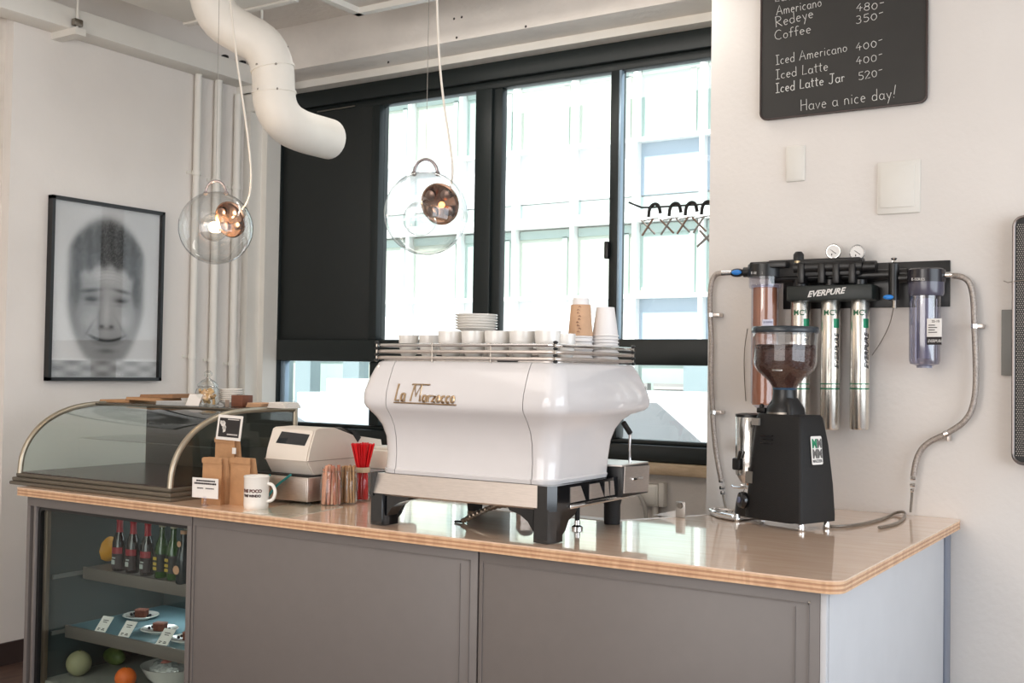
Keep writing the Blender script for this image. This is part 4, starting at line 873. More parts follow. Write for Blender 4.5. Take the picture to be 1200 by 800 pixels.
for k in range(9): paper_cup(P2.x, P2.y, CZ + .0005 + k * .0117, ['lowest rim', 'second rim from the bottom', 'third rim from the bottom', 'fourth rim from the bottom', 'middle rim', 'fourth rim from the top', 'third rim from the top', 'rim just under the top cup', 'tall topmost upturned cup'][k] + ' in the right hand stack of white paper cups', .049, .032, .105, group='nested paper cups of the right hand stack')
# hose + things under the machine
t = thing('corrugated_hose', 'ribbed steel hose arching under the coffee machine', 'hose', (-2.25, 3.4, H), world=True)
hp = [at('z', H + .006, 541, 611), at('z', H + .03, 556, 603), at('z', H + .055, 575, 594), at('z', H + .075, 600, 590), at('z', H + .09, 630, 590)]
pts = [Vector(p) for p in hp]; 
for _ in range(4):
    q = [pts[0]]
    for i in range(len(pts) - 1): q += [pts[i].lerp(pts[i + 1], .25), pts[i].lerp(pts[i + 1], .75)]
    q.append(pts[-1]); pts = q
T(pts, [.0105 if (i // 2) % 2 else .0085 for i in range(len(pts))], 10, cap=True).build('ribbed_tube', mat('brass_grey_metal', (168, 150, 132), .3, .9), t, ang=20)
T([hp[0] + Vector((-.03, 0, -.002)), hp[0]], .004, 8).build('hose_end', rubber, t)
x_ = at('z', H, 611, 611); t = thing('drain_fitting', 'angular steel drain fitting under the coffee machine', 'fitting', (x_.x, x_.y + .03, H), rz=.5)
MB().lathe([(.034, .0), (.036, .03), (.022, .05), (.012, .054)], n=6).build('hex_body', steel, t, ang=10); T([(.03, 0, .012), (.06, -.01, .012)], .009, 8).build('nozzle', rubber, t)

# ================================================================ CASH REGISTER, DRAWER, JARS ...
dr = thing('cash_till', 'flat grey metal cash drawer under the beige register', 'cash drawer', (-3.2, 3.5, H), world=True)
DX0, DX1 = at('y', 3.31, 293, 575).x, at('y', 3.31, 368, 588).x - .035
RB((DX0, 3.31, H + .012), (DX1, 3.74, H + .108), .004).build('drawer_body', steel, dr)
RB((DX0 + .004, 3.305, H + .016), (DX1 - .004, 3.312, H + .100), .002).build('drawer_front', steel, dr)
B((DX0 + .01, 3.32, H + .108), (DX1 - .01, 3.73, H + .114)).build('rubber_mat', rubber, dr)
for x in (DX0 + .02, DX1 - .02):
    for y in (3.34, 3.70): MB().lathe([(.01, H), (.01, H + .013)], (x, y, 0), 10).build('foot', rubber, dr)
rg = thing('cash_register', 'beige plastic cash register with a dark rear window, behind the jars', 'cash register', (-3.2, 3.5, H + .114), world=True)
RX0, RX1 = at('y', 3.34, 311, 540).x, at('y', 3.34, 361, 540).x
zb = H + .114
body = [(3.372, zb), (3.335, zb + .055), (3.345, zb + .10), (3.375, zb + .178), (3.40, zb + .184), (3.50, zb + .186), (3.62, zb + .150), (3.80, zb + .125), (3.82, zb + .05), (3.78, zb)]
MB().prism(body, RX0 + .006, RX1 - .006, 'x').build('body', beige, rg, ang=30)
MB().prism([(a + (.006 if i < 4 else -.004), b * 1) for i, (a, b) in enumerate(body)], RX0, RX1, 'x').build('body_sides', beige, rg, ang=30)
B((RX0 - .001, 3.334, zb + .0545), (RX1 + .001, 3.81, zb + .0575)).build('shadow_line', beige_dk, rg)
B((RX0 + .01, 3.345, zb + .088), (RX1 - .05, 3.36, zb + .0905)).build('shadow_line', beige_dk, rg)
def slope_pt(x, s_): return (x, 3.345 + .030 * s_ - .0015, zb + .10 + .078 * s_)
xs0, xs1 = RX0 + .045, RX1 - .02
MB().add([slope_pt(xs0, .28), slope_pt(xs1 - .01, .22), slope_pt(xs1, .8), slope_pt(xs0 + .015, .88), tuple(Vector(slope_pt(xs0, .28)) + Vector((0, .006, 0))), tuple(Vector(slope_pt(xs1 - .01, .22)) + Vector((0, .006, 0))), tuple(Vector(slope_pt(xs1, .8)) + Vector((0, .006, 0))), tuple(Vector(slope_pt(xs0 + .015, .88)) + Vector((0, .006, 0)))],
         [(0, 1, 2, 3), (4, 7, 6, 5), (0, 4, 5, 1), (1, 5, 6, 2), (2, 6, 7, 3), (3, 7, 4, 0)]).build('display_window', mat('dark_display', (20, 26, 32), .08, coat=.5), rg)
MB().prism([(3.53, zb + .188), (3.60, zb + .165), (3.64, zb + .12), (3.66, zb + .14), (3.62, zb + .17)], RX1 - .03, RX1 + .003, 'x').build('operator_display', black, rg)
RB((RX0 - .05, 3.50, zb), (RX0, 3.7, zb + .10), .01).build('side_tray', black, rg); RB((RX0 - .052, 3.49, zb + .10), (RX0 + .01, 3.7, zb + .112), .005).build('side_tray_lid', beige, rg)
tl = thing('teal_cable', 'teal cable looping from the cash register down behind the mug', 'cable', (-3.2, 3.3, H), world=True)
q_ = [(317, 556, 3.30), (309, 562, 3.28), (306, 580, 3.26), (305, 598, 3.22)]
T([at('y', y, a, b) for a, b, y in q_], .005, 8, smooth=2).build('cable', teal, tl); T([at('y', 3.295, 341, 556), at('y', 3.29, 322, 570), at('y', 3.26, 312, 585), at('y', 3.22, 306, 597)], .005, 8, smooth=2).build('cable', teal, tl)
# carton + printer right of the jars
ca_ = thing('printed_tin', 'small white tin with yellow and black print beside the straws jar', 'tin', (-3.04, 3.74, H), world=True)
cx0, cx1 = at('y', 3.70, 430, 580).x, at('y', 3.70, 452, 580).x
RB((cx0, 3.70, H), (cx1, 3.80, H + .118), .004).build('tin_body', mat('tin_pale', (196, 200, 204), .4), ca_)
for (z, mm, r_) in ((.075, yl, .014), (.045, yl, .018)): MB().lathe([(r_, 3.6985), (r_, 3.700)], ((cx0 + cx1) / 2 + .004, 0, H + z), 20, 'y').build('yellow_spot', mat('bright_yellow', (232, 196, 40), .5), ca_)
for z in (.012, .022, .092): B((cx0 + .008, 3.6985, H + z), (cx1 - .01, 3.7, H + z + .006)).build('black_print', ink, ca_)
rp = thing('receipt_printer', 'white receipt printer partly hidden behind the coffee machine and red straws', 'printer', (-3.03, 3.76, H + .118), world=True)
RB((cx0 - .05, 3.71, H + .118), (cx1 + .05, 3.86, H + .2), .012).build('printer_body', beige, rp); RB((cx0 - .02, 3.74, H + .199), (cx1 + .04, 3.84, H + .212), .006).build('printer_lid', white_metal, rp); MB().sphere((cx1 - .015, 3.76, H + .218), .012, 12).build('knob', white_metal, rp)

def jar(cx, cy_, r, h, label, neck=.8, band=False):
    t = thing('glass_jar', label, 'jar', (cx, cy_, H))
    MB().lathe([(r * .8, 0), (r * .95, .004), (r, .015), (r, h * .66), (r * .96, h * .74), (r * neck, h * .84), (r * neck, h * .98), (r * neck + .002, h), (r * neck - .002, h)], n=28, cap=False).build('jar_body', clear, t, ang=80)
    T([((r * neck + .001) * math.cos(a), (r * neck + .001) * math.sin(a), h * .9) for a in [2 * PI * k / 24 for k in range(25)]], .0022, 6, cap=False).build('thread_ring', clear, t)
    if band: MB().lathe([(r * neck + .003, h * .84), (r * neck + .004, h * .87), (r * neck + .004, h * .95), (r * neck + .003, h * .99)], n=28, cap=False).build('neck_band', mat('pale_band', (214, 198, 172), .6), t)
    return t
def sticks(cx, cy_, n, r_in, r_top, z0, z1, rad, name, label, cat, group, mats_, seed, dz=.01, tilt=0):
    random.seed(seed)
    for k in range(n):
        a = 2.399963 * k; f = math.sqrt((k + .5) / n); b = a + random.uniform(-.3, .3)
        p0 = Vector((r_in * f * math.cos(a), r_in * f * math.sin(a), z0)); p1 = Vector((r_top * f * math.cos(b) + tilt, r_top * f * math.sin(b), z1 + random.uniform(-dz, dz)))
        pm_ = p0.lerp(p1, .62)
        o = T([p0, pm_, p1], rad, 6).build(name, mats_[k % len(mats_)], None, label, cat, group); o.location = (cx, cy_, H)
BK = Vector((-.54, .84, 0))
j1 = at('z', H, 385, 593.5) + BK * .043
jar(j1.x, j1.y, .043, .150, 'glass jar of brown sugar sticks, leftmost of the three counter jars')
sug = [mat('sugar_paper', (232, 172, 144), .6, var=.12, vs_=60), mat('sugar_paper_dark', (196, 128, 106), .6, var=.12, vs_=60), mat('sugar_paper_pale', (238, 196, 170), .6, var=.1, vs_=60)]
sticks(j1.x, j1.y, 17, .035, .031, .006, .152, .0062, 'sugar_stick', 'slim pinkish brown sugar stick standing in the leftmost counter jar', 'sugar stick', 'sugar sticks in the left jar', sug, 5)
j2 = at('z', H, 406.5, 591) + BK * .036
jar(j2.x, j2.y, .036, .148, 'glass jar of wooden stirrers, middle one of the three counter jars', .86)
sticks(j2.x, j2.y, 36, .032, .029, .006, .150, .0036, 'wooden_stirrer', 'thin pale wooden stirrer standing in the middle counter jar', 'stirrer', 'stirrers in the middle jar', [mat('stirrer_wood', (214, 176, 134), .6, var=.1), mat('stirrer_wood_dark', (184, 142, 104), .6, var=.1)], 6, .004)
j3 = at('z', H, 423, 587.5) + BK * .032
jar(j3.x, j3.y, .032, .140, 'glass jar with pale neck band holding red straws, rightmost of the three', .86, True)
rs_ = [mat('red_straw', (232, 24, 34), .35), mat('red_straw_dark', (206, 16, 30), .35)]
random.seed(9)
for k in range(44):
    a = 2.399963 * k; f = math.sqrt((k + .5) / 44)
    p0 = Vector((.024 * f * math.cos(a), .024 * f * math.sin(a), .006)); pm_ = Vector((.021 * f * math.cos(a), .021 * f * math.sin(a), .125)); p1 = Vector((.050 * f * math.cos(a), .050 * f * math.sin(a), .236 + random.uniform(-.003, .003)))
    o = T([p0, pm_, p1], .0032, 6).build('red_straw', rs_[k % 2], None, 'bright red drinking straw in the bunch standing in the right jar', 'straw', 'red straws in the right jar'); o.location = (j3.x, j3.y, H)

# kraft bags, postcard, sign, mug
def gusset(x, y, wd, dp_, h, label, rz=0, m=kraft):
    t = thing('paper_bag', label, 'paper bag', (x, y, H), rz=rz, group='standing kraft bags')
    a = wd / 2; mb = MB()
    mb.add([(-a, 0, 0), (a, 0, 0), (a, dp_, 0), (-a, dp_, 0), (-a, .004, h), (a, .004, h), (a, dp_ * .45, h), (-a, dp_ * .45, h), (a - .012, dp_ * .5, 0), (-a + .012, dp_ * .5, 0), (a - .018, dp_ * .25, h), (-a + .018, dp_ * .25, h)],
           [(0, 1, 5, 4), (2, 3, 7, 6), (1, 8, 10, 5), (8, 2, 6, 10), (3, 9, 11, 7), (9, 0, 4, 11), (0, 9, 8, 1), (9, 3, 2, 8), (4, 5, 10, 11), (11, 10, 6, 7)])
    mb.build('bag_body', m, t, smooth=False)
    B((-a - .001, -.001, h - .022), (a + .001, .003, h - .003)).build('folded_top', m, t)
    return t
b1 = at('y', 3.10, 247, 590); gusset(b1.x, 3.10, .108, .07, .183, 'brown kraft bag standing behind the small white sign')
b2 = at('y', 3.14, 280, 590); gusset(b2.x, 3.14, .108, .07, .186, 'brown kraft bag standing behind the white mug')
b3 = at('y', 3.235, 262, 560); g3 = gusset(b3.x, 3.235, .112, .07, .255, 'rear brown kraft bag standing behind the other two, under the postcard')
B((.050, -.004, .190), (.070, -.001, .215)).build('white_tag', paper_white, g3)
pcx = at('y', 3.22, 266, 503)
pcd = thing('postcard', 'white bordered black postcard leaning on top of the rear kraft bag', 'postcard', (pcx.x, 3.225, H + .245), rz=.08)
pcd.rotation_euler = (-.12, 0.03, .08)
RB((-.066, 0, 0), (.066, .002, .102), .0005, 1).build('card', paper_white, pcd); B((-.055, -.0006, .012), (.055, 0, .090)).build('photo_print', mat('print_black', (34, 30, 30), .4), pcd)
mb = MB(); mb.lathe([(.012, -.0012), (.012, -.0006)], (-.034, 0, .066), 18, 'y').lathe([(.010, -.0012), (.010, -.0006)], (-.026, 0, .05), 18, 'y'); mb.prism([(-.05, .064), (-.026, .066), (-.03, .076), (-.05, .078)], -.0012, -.0006, 'y'); mb.prism([(-.03, .03), (-.018, .034), (-.016, .054), (-.034, .056)], -.0012, -.0006, 'y')
mb.build('white_motif', paper_white, pcd); B((-.012, -.001, .083), (.048, -.0006, .087)).build('printed_line', mat('print_grey', (196, 190, 186), .6), pcd); B((-.008, -.001, .021), (.048, -.0006, .026)).build('printed_line', MATS['print_grey'], pcd)
sgp = at('y', 3.045, 239, 590)
sg_ = thing('counter_sign', 'small white printed card held upright in a clear clip stand', 'sign', (sgp.x, 3.05, H), rz=.1)
MB().lathe([(.014, 0), (.014, .003), (.006, .012), (.004, .026)], n=16).build('clip_stand', clear2, sg_); RB((-.008, -.003, .022), (.008, .004, .036), .002).build('clip', clear2, sg_)
RB((-.066, -.0015, .030), (.066, .0005, .108), .0004, 1).build('card', paper_white, sg_)
for i, (a, b, z, hh) in enumerate(((-.045, .05, .094, .006), (-.055, .058, .083, .007), (-.04, -.005, .066, .004), (.003, .045, .066, .004))):
    mb = MB(); x = a
    random.seed(i)
    while x < b - .004: w_ = random.uniform(.004, .012); mb.box((x, -.0022, z), (min(x + w_, b), -.0015, z + hh)); x += w_ + .0015
    mb.build('printed_line', ink, sg_)
mg = thing('mug', 'white mug with dark lettering standing at the counter edge', 'mug', (at('z', H, 290, 597).x, at('z', H, 290, 597).y + .045, H))
MB().lathe([(.044, 0), (.047, .003), (.048, .02), (.048, .118), (.050, .124), (.048, .127), (.045, .124), (.045, .012), (.001, .010)], n=36, cap=False).build('mug_body', porcelain, mg, ang=50)
T([(.046, 0, .098), (.068, 0, .094), (.080, 0, .066), (.070, 0, .036), (.046, 0, .03)], .0068, 10, smooth=3).build('handle', porcelain, mg, ang=80)
mg.rotation_euler = (0, 0, .35)
def wrap_text(t, txt, size, z, a_start, r, m, name='lettering', bold=.0009):
    cu = bpy.data.curves.new(name, 'FONT'); cu.body = txt; cu.size = size; cu.extrude = .0003; cu.offset = bold; o = bpy.data.objects.new(name, cu); col.objects.link(o)
    dg = bpy.context.evaluated_depsgraph_get(); me = bpy.data.meshes.new_from_object(o.evaluated_get(dg)); bpy.data.objects.remove(o)
    for v in me.vertices:
        a = a_start + v.co.x / r; rr = r + .0008 + v.co.z; v.co = (rr * math.cos(a), rr * math.sin(a), z + v.co.y)
    me.materials.clear(); me.materials.append(m); o = bpy.data.objects.new(name, me); col.objects.link(o); o.parent = t; OFF[name] = Vector((0, 0, 0)); return o
wrap_text(mg, 'THE POCO', .0165, .066, -2.42, .048, mat('mug_ink', (92, 48, 40), .6)); wrap_text(mg, 'THE WINDO', .0125, .049, -2.28, .048, mat('mug_ink2', (56, 34, 32), .6))
mt = thing('counter_mat', 'flat pale glassy mat lying on the counter in front of the cash drawer', 'mat', (-3.0, 3.1, H), world=True)
c4 = [at('z', H, *p) for p in ((283, 601), (338, 607), (402, 594), (345, 590))]
mb = MB(); mb.add([(p.x, p.y, H + .0005) for p in c4] + [(p.x, p.y, H + .0025) for p in c4], [(0, 3, 2, 1), (4, 5, 6, 7), (0, 1, 5, 4), (1, 2, 6, 5), (2, 3, 7, 6), (3, 0, 4, 7)]); mb.build('mat_sheet', mat('mat_sheet', (196, 188, 168), .15, coat=.5), mt)
# ================================================================ COFFEE GRINDER
gr = thing('coffee_grinder', 'black coffee grinder with a clear bean hopper at the right end of the counter', 'coffee grinder', (-1.365, 3.982, H), rz=math.radians(-20.8))
gm = mat('grinder_black_texture', (20, 19, 19), .5, spec=.35, bump=.25, bs=420)
def loft(mb, sections):
    n = len(sections[0]); mb.add([p for s_ in sections for p in s_], [(i * n + k, i * n + (k + 1) % n, (i + 1) * n + (k + 1) % n, (i + 1) * n + k) for i in range(len(sections) - 1) for k in range(n)] + [tuple(range(n))[::-1], tuple((len(sections) - 1) * n + k for k in range(n))]); return mb
def sect(x0, x1, hw, z, rf, rb=.012):
    out = [(x1 - rb + rb * math.sin(a), -hw + rb - rb * math.cos(a), z) for a in [PI / 2 * k / 4 for k in range(5)]] + [(x1 - rb + rb * math.cos(a), hw - rb + rb * math.sin(a), z) for a in [PI / 2 * k / 4 for k in range(5)]]
    out += [(x0 + rf - rf * math.sin(a), hw - rf + rf * math.cos(a), z) for a in [PI / 2 * k / 7 for k in range(8)]] + [(x0 + rf - rf * math.cos(a), -hw + rf - rf * math.sin(a), z) for a in [PI / 2 * k / 7 for k in range(8)]]
    return out
loft(MB(), [sect(-.115, .165, .098, .028, .05), sect(-.115, .165, .098, .05, .05), sect(-.105, .160, .092, .16, .05), sect(-.095, .148, .080, .30, .045), sect(-.088, .134, .066, .395, .04), sect(-.083, .128, .060, .405, .04)]).build('housing', gm, gr, ang=30)
loft(MB(), [sect(-.185, .10, .070, .02, .05), sect(-.19, .10, .074, .03, .05), sect(-.185, .10, .070, .075, .05)]).build('base_foot', black, gr)
for x in (-.15, .145):
    for y in (-.07, .07):
        MB().lathe([(.011, 0), (.013, .004), (.012, .014), (.009, .028)], (x, y, 0), 14).build('foot', chrome, gr)
for k in range(3): RB((-.035, -.0835 + .0, .325 - k * .014), (.02, -.074, .329 - k * .014), .001).build('vent_slot', black_gloss, gr)
B((-.080, -.079, .362), (-.045, -.070, .388)).build('rating_plate', mat('rating_plate', (150, 146, 140), .4, .3), gr)
B((-.095, -.0925, .150), (-.062, -.086, .192)).build('switch_plate', mat('switch_plate_grey', (120, 116, 110), .4, .3), gr)
MB().lathe([(.030, 0), (.032, .012), (.028, .022), (.012, .024)], (-.10, -.085, .085), 22, (-.45, -.9, .05)).build('side_knob', black_gloss, gr); MB().lathe([(.012, .024), (.010, .03)], (-.10, -.085, .085), 14, (-.45, -.9, .05)).build('knob_cap', mat('blue_grey_cap', (90, 96, 120), .3), gr)
# sticker on the back face
sk = MB().prism(rounded_poly(-.030, .232, .030, .332, .006), .1535, .1545, 'x')
for p in sk.v: p.x += (.28 - p.z) * .09 - .0005
st_ = sk.build('sticker', paper_white, gr)
grn = mat('sticker_green', (20, 130, 90), .5); gry = mat('sticker_grey', (100, 98, 96), .5)
def stx(z): return .1548 + (.28 - z) * .09
for txt, y, z, sz, mm, w_ in (('M', -.025, .292, .042, grn, .8), ('M', .002, .292, .042, gry, .8), ('M', -.025, .256, .042, gry, .8), ('M', .002, .256, .042, gry, .8), ('MAZZER', -.026, .240, .0135, gry, 1.0)):
    block_text(txt, sz, (stx(z), y, z), (0, 1, 0), (-.09, 0, 1), mm, st_, 'sticker_lettering', sx_=w_, ext=.0003, bold=.0022 if len(txt) == 1 else .0004)
# burr collar, hopper
MB().lathe([(.060, .395), (.062, .41), (.060, .43), (.046, .445), (.044, .47), (.042, .50)], (.008, 0, 0), 30).build('burr_collar', black, gr, ang=40)
MB().lathe([(.064, .405), (.064, .412)], (.008, 0, 0), 30).build('grind_scale_ring', dull_steel, gr)
loft(MB(), [sect(-.06, .075, .045, .398, .03), sect(-.055, .07, .042, .43, .03), sect(-.03, .05, .03, .465, .02)]).build('collar_block', black, gr)
RB((-.10, -.03, .405), (-.06, .0, .425), .004).build('lock_lever', black, gr); MB().sphere((-.082, -.02, .43), .010, 10).build('lock_knob', black, gr)
MB().lathe([(.037, .485), (.040, .497), (.060, .525), (.100, .562), (.110, .58), (.113, .60), (.116, .705)], (.008, 0, 0), 44, cap=False).build('bean_hopper', glass('hopper_glass', (.93, .93, .93), extra=.02), gr, ang=80)
T([(.008 + .041 * math.cos(a), .041 * math.sin(a), .497) for a in [2 * PI * k / 30 for k in range(31)]], .004, 6, cap=False).build('hopper_ring', mat('blue_seal_ring', (50, 78, 104), .3), gr)
MB().lathe([(.119, .700), (.121, .704), (.121, .718), (.117, .723), (.001, .725)], (.008, 0, 0), 44, cap=True).build('hopper_lid', mat('smoked_lid', (46, 52, 58), .25), gr, ang=40)
RB((.038, -.108, .560), (.083, -.104, .567), .002).build('hopper_latch', chrome, gr)
# beans: body of beans + individual shapes on its surface
bm_ = mat('roasted_bean', (74, 46, 38), .4, var=.3, vs_=120)
mb = MB().lathe([(.001, .49), (.033, .492), (.052, .525), (.092, .562), (.104, .585), (.107, .636), (.09, .648), (.001, .652)], (.008, 0, 0), 30, cap=False)
random.seed(11)
def bean(mb, p, nrm):
    q = Vector(nrm).to_track_quat('Z', 'Y'); a0 = random.uniform(0, PI); vv_ = []
    for zz, rr in ((-.0025, .4), (0, 1), (.003, .6)):
        for k in range(6):
            a = a0 + 2 * PI * k / 6; vv_.append(Vector(p) + q @ Vector((rr * .0055 * math.cos(a), rr * .0036 * math.sin(a + .5), zz)))
    mb.add(vv_, [(i * 6 + k, i * 6 + (k + 1) % 6, (i + 1) * 6 + (k + 1) % 6, (i + 1) * 6 + k) for i in range(2) for k in range(6)] + [tuple(range(12, 18))])
for k in range(1500):
    a = random.uniform(0, 2 * PI); z = random.uniform(.50, .645)
    r_ = .033 + (z - .492) / .033 * .019 if z < .525 else .052 + (z - .525) / .037 * .04 if z < .562 else .092 + (z - .562) / .023 * .012 if z < .585 else .105
    bean(mb, (.008 + r_ * math.cos(a), r_ * math.sin(a), z), (math.cos(a), math.sin(a), -.3 if z < .57 else 0))
for k in range(420):
    a = random.uniform(0, 2 * PI); r_ = .105 * math.sqrt(random.random()); bean(mb, (.008 + r_ * math.cos(a), r_ * math.sin(a), .650 + random.uniform(-.002, .006)), (random.uniform(-.4, .4), random.uniform(-.4, .4), 1))
mb.build('coffee_beans', bm_, gr, kind='stuff', ang=50)
# doser, fork, tray
MB().lathe([(.050, .170), (.052, .18), (.052, .385), (.050, .39)], (-.148, -.01, 0), 30).build('doser_body', mat('doser_chrome', (214, 212, 208), .12, .9), gr)
MB().lathe([(.054, .388), (.054, .398), (.03, .402), (.001, .402)], (-.148, -.01, 0), 30).build('doser_lid', black, gr)
MB().lathe([(.030, .14), (.048, .172)], (-.148, -.01, 0), 24).build('doser_funnel', steel, gr)
RB((-.175, -.078, .19), (-.135, -.045, .235), .006).build('doser_lever', black, gr); T([(-.15, -.07, .22), (-.13, -.08, .26)], .007, 8).build('lever_arm', black, gr)
T([(-.11, -.02, .125), (-.19, -.045, .12), (-.215, -.03, .125)], .004, 8, smooth=1).build('filter_fork', chrome, gr); T([(-.11, .02, .125), (-.19, .03, .12), (-.215, .02, .125)], .004, 8, smooth=1).build('filter_fork', chrome, gr)
tr_ = [(-.16, -.085), (-.24, -.075), (-.33, -.03), (-.355, .0), (-.33, .045), (-.24, .08), (-.16, .085)]
T([(a, b, .020) for a, b in tr_], .0055, 8, smooth=2).build('tray_rim', chrome, gr); MB().prism(tr_, .004, .008, 'z').build('grounds_tray', steel, gr)
T([(-.285, -.02, .006), (-.285, -.02, .02)], .004, 8).build('tray_screw', chrome, gr)
mb = MB().prism([(-.16, .03), (-.155, .065), (-.115, .12), (-.10, .03)], -.04, .04, 'y'); mb.build('front_bracket', mat('cast_grey', (130, 126, 122), .4, .5), gr)

# ================================================================ WATER FILTER SYSTEM
wf = thing('water_filter_system', 'wall mounted water filter manifold with three steel cartridges and two clear housings', 'water filter', (-1.35, YW, 1.6), world=True)
def W(x, y, d=.08): return at('y', YW - d, x, y)
def wbx(x0, y0_, x1, y1_, d0, d1, name, m, r=.006, par=None):
    dm = (d0 + d1) / 2; a, b = W(x0, y0_, d1), W(x1, y1_, d1)
    return RB((a.x, YW - d1, b.z), (b.x, YW - d0, a.z), r).build(name, m, par or wf)
wbx(918, 312, 1113, 359, .001, .012, 'mounting_plate', black, .002)
def vcyl(x, y0_, y1_, rpx, name, m, d=.085, n=26, prof=None, ang=40, par=None):
    a, b = W(x, y0_, d), W(x, y1_, d); r = (W(x + rpx, y0_, d).x - a.x) * .93; b.x = W(x, 400, d).x
    h = a.z - b.z; pr = [(q[0] * r, q[1] * h) for q in (prof or [(1, 0), (1, 1)])]
    return MB().lathe(pr, (b.x, YW - d, b.z), n).build(name, m, par or wf, ang=ang)
def hcyl(x0, x1, y, rpx, name, m, d=.085, par=None):
    a, b = W(x0, y, d), W(x1, y, d); r = (W(x0 + rpx, y, d).x - a.x) * .93; b.z = a.z
    return T([a, b], r, 20).build(name, m, par or wf)
hcyl(932, 1012, 314, 9, 'upper_manifold', black, .10); hcyl(1006, 1013, 313, 7, 'manifold_neck', black, .10); hcyl(1013, 1027, 312.5, 7.5, 'end_knob', black, .10)
hcyl(905, 1064, 326, 6.5, 'lower_manifold', black, .075)
for x in (938, 962, 979, 998): wbx(x - 4, 308, x + 4, 332, .05, .135, 'manifold_rib', black)
wbx(900, 305, 1008, 322, .06, .12, 'manifold_block', black)
hd = wbx(921, 335, 1022, 351, .04, .145, 'filter_head', mat('head_dark_green_black', (28, 34, 32), .45), .008)
for x in (938, 973, 1007): vcyl(x, 328, 340, 9, 'head_coupler', black, .085)
a_ = W(946, 348, .147); b_ = W(993, 343, .147)
block_text('EVERPURE', .033, a_, (b_ - a_), (0, 0, 1), mat('white_print', (225, 222, 218), .5), hd, 'brand_lettering', shear=.35, sx_=1.0, bold=.001)
gband = mat('green_band', (24, 120, 84), .4, .4); can = mat('polished_steel_can', (226, 222, 214), .27, 1)
for i, x in enumerate((938, 973, 1007.5)):
    c_ = vcyl(x, 349, 503, 12, 'cartridge', can, .085, 32, [(.93, 0), (1, .012), (1, .988), (.93, 1)])
    for y0_, y1_ in ((349, 351.5), (449, 450.2), (454.5, 456)): vcyl(x, y0_, y1_, 12.15, 'green_ring', gband, .085, 32, par=c_)
    ctr = W(x, 400, .085); r_ = (W(x + 12, 349, .085).x - W(x, 349, .085).x) * .93 + .0008
    def cyl_text(txt, size, z, xoff, mm, rot=False, shear=0, bold=.0008):
        cu = bpy.data.curves.new('lettering', 'FONT'); cu.body = txt; cu.size = size; cu.shear = shear; cu.offset = bold; cu.extrude = .0002; o = bpy.data.objects.new('lettering', cu); col.objects.link(o)
        dg = bpy.context.evaluated_depsgraph_get(); me = bpy.data.meshes.new_from_object(o.evaluated_get(dg)); bpy.data.objects.remove(o)
        for v in me.vertices:
            u, h_ = (v.co.x, v.co.y) if not rot else (-v.co.y, v.co.x)
            if rot: u, h_ = -v.co.y, v.co.x
            a = -PI / 2 + (u + xoff) / r_; rr = r_ + v.co.z
            v.co = (ctr.x + rr * math.cos(a) - OFF[c_.name].x, ctr.y + rr * math.sin(a) - OFF[c_.name].y, z + h_ - OFF[c_.name].z)
        me.materials.clear(); me.materials.append(mm); o = bpy.data.objects.new('lettering', me); col.objects.link(o); o.parent = c_; OFF[o.name] = OFF[c_.name]
    cyl_text('MC²', .031, W(x, 369, .125).z, -.018, mat('print_green', (44, 104, 72), .5), bold=.0004)
    cyl_text('EVERPURE', .031, W(x, 432, .125).z, .050, ink, rot=True, shear=.3)
    z0_, z1_ = W(x, 384, .125).z, W(x, 373, .125).z
    MB().lathe([(r_, z0_), (r_, z1_)], (ctr.x, ctr.y, 0), 8, cap=False, a0=-PI / 2 + .62, a1=-PI / 2 + 1.3).build('green_square', gband, c_)
# gauges
for x, y in ((977, 295), (1005, 296)):
    p = W(x, y, .10); g_ = MB().lathe([(.031, -.012), (.031, .014), (.029, .016), (.027, .012), (.001, .012)], p, 30, (0.15, -1, 0)).build('pressure_gauge', chrome, wf, ang=30)
    n_ = Vector((.15, -1, 0)).normalized(); q = p + n_ * .0125
    MB().lathe([(.026, 0), (.001, .0005)], q, 28, n_, cap=False).build('dial', paper_white, g_)
    T([q + n_ * .001 + Vector((-.014, 0, .010)), q + n_ * .001 + Vector((.012, 0, -.009))], .0012, 5).box(tuple(q + n_ * .001 + Vector((-.008, -.0005, -.016))), tuple(q + n_ * .001 + Vector((-.004, .0005, -.008)))).build('needle', ink, g_)
    T([p - Vector((0, 0, .03)), p - Vector((0, 0, .052))], .009, 10).build('gauge_stem', mat('brass_fitting', (176, 160, 130), .3, .9), wf)
vcyl(935, 295, 306, 6.5, 'relief_valve_cap', black, .10, prof=[(1, 0), (1, .7), (.6, 1)]); vcyl(935, 306, 309, 7, 'brass_nut', mat('brass_fitting', (176, 160, 130), .3, .9), .10)
# left sediment housing
brown = mat('brown_sediment', (176, 116, 82), .6, var=.15, vs_=3, stretch=(20, 20, 1))
hl_ = vcyl(896, 309, 325, 21, 'housing_cap', black, .10, 30, [(1, 0), (1, .9), (.9, 1)]); wbx(878, 307, 921, 313, .05, .16, 'cap_bridge', black)
vcyl(896, 323, 338, 19.5, 'clear_collar', clear2, .10, 30, [(.95, 0), (1, .2), (1, 1)]); lhb = vcyl(896, 334, 478, 16.5, 'filter_bowl', clear2, .10, 30, [(.55, 0), (.95, .04), (.98, .2), (1, .9), (1, 1)])
vcyl(896, 337, 474, 14.3, 'sediment_filter', brown, .10, 24)
p = W(897, 377, .158); RB((p.x - .012, p.y - .006, p.z - .035), (p.x + .035, p.y - .004, p.z + .010), .001).build('label', mat('pale_blue_label', (214, 214, 232), .5), wf)
block_text('E-SERIES', .011, (p.x - .006, p.y - .0065, p.z - .005), (1, 0, 0), (0, 0, 1), mat('print_blue', (50, 60, 120), .5), wf, 'label_lettering')
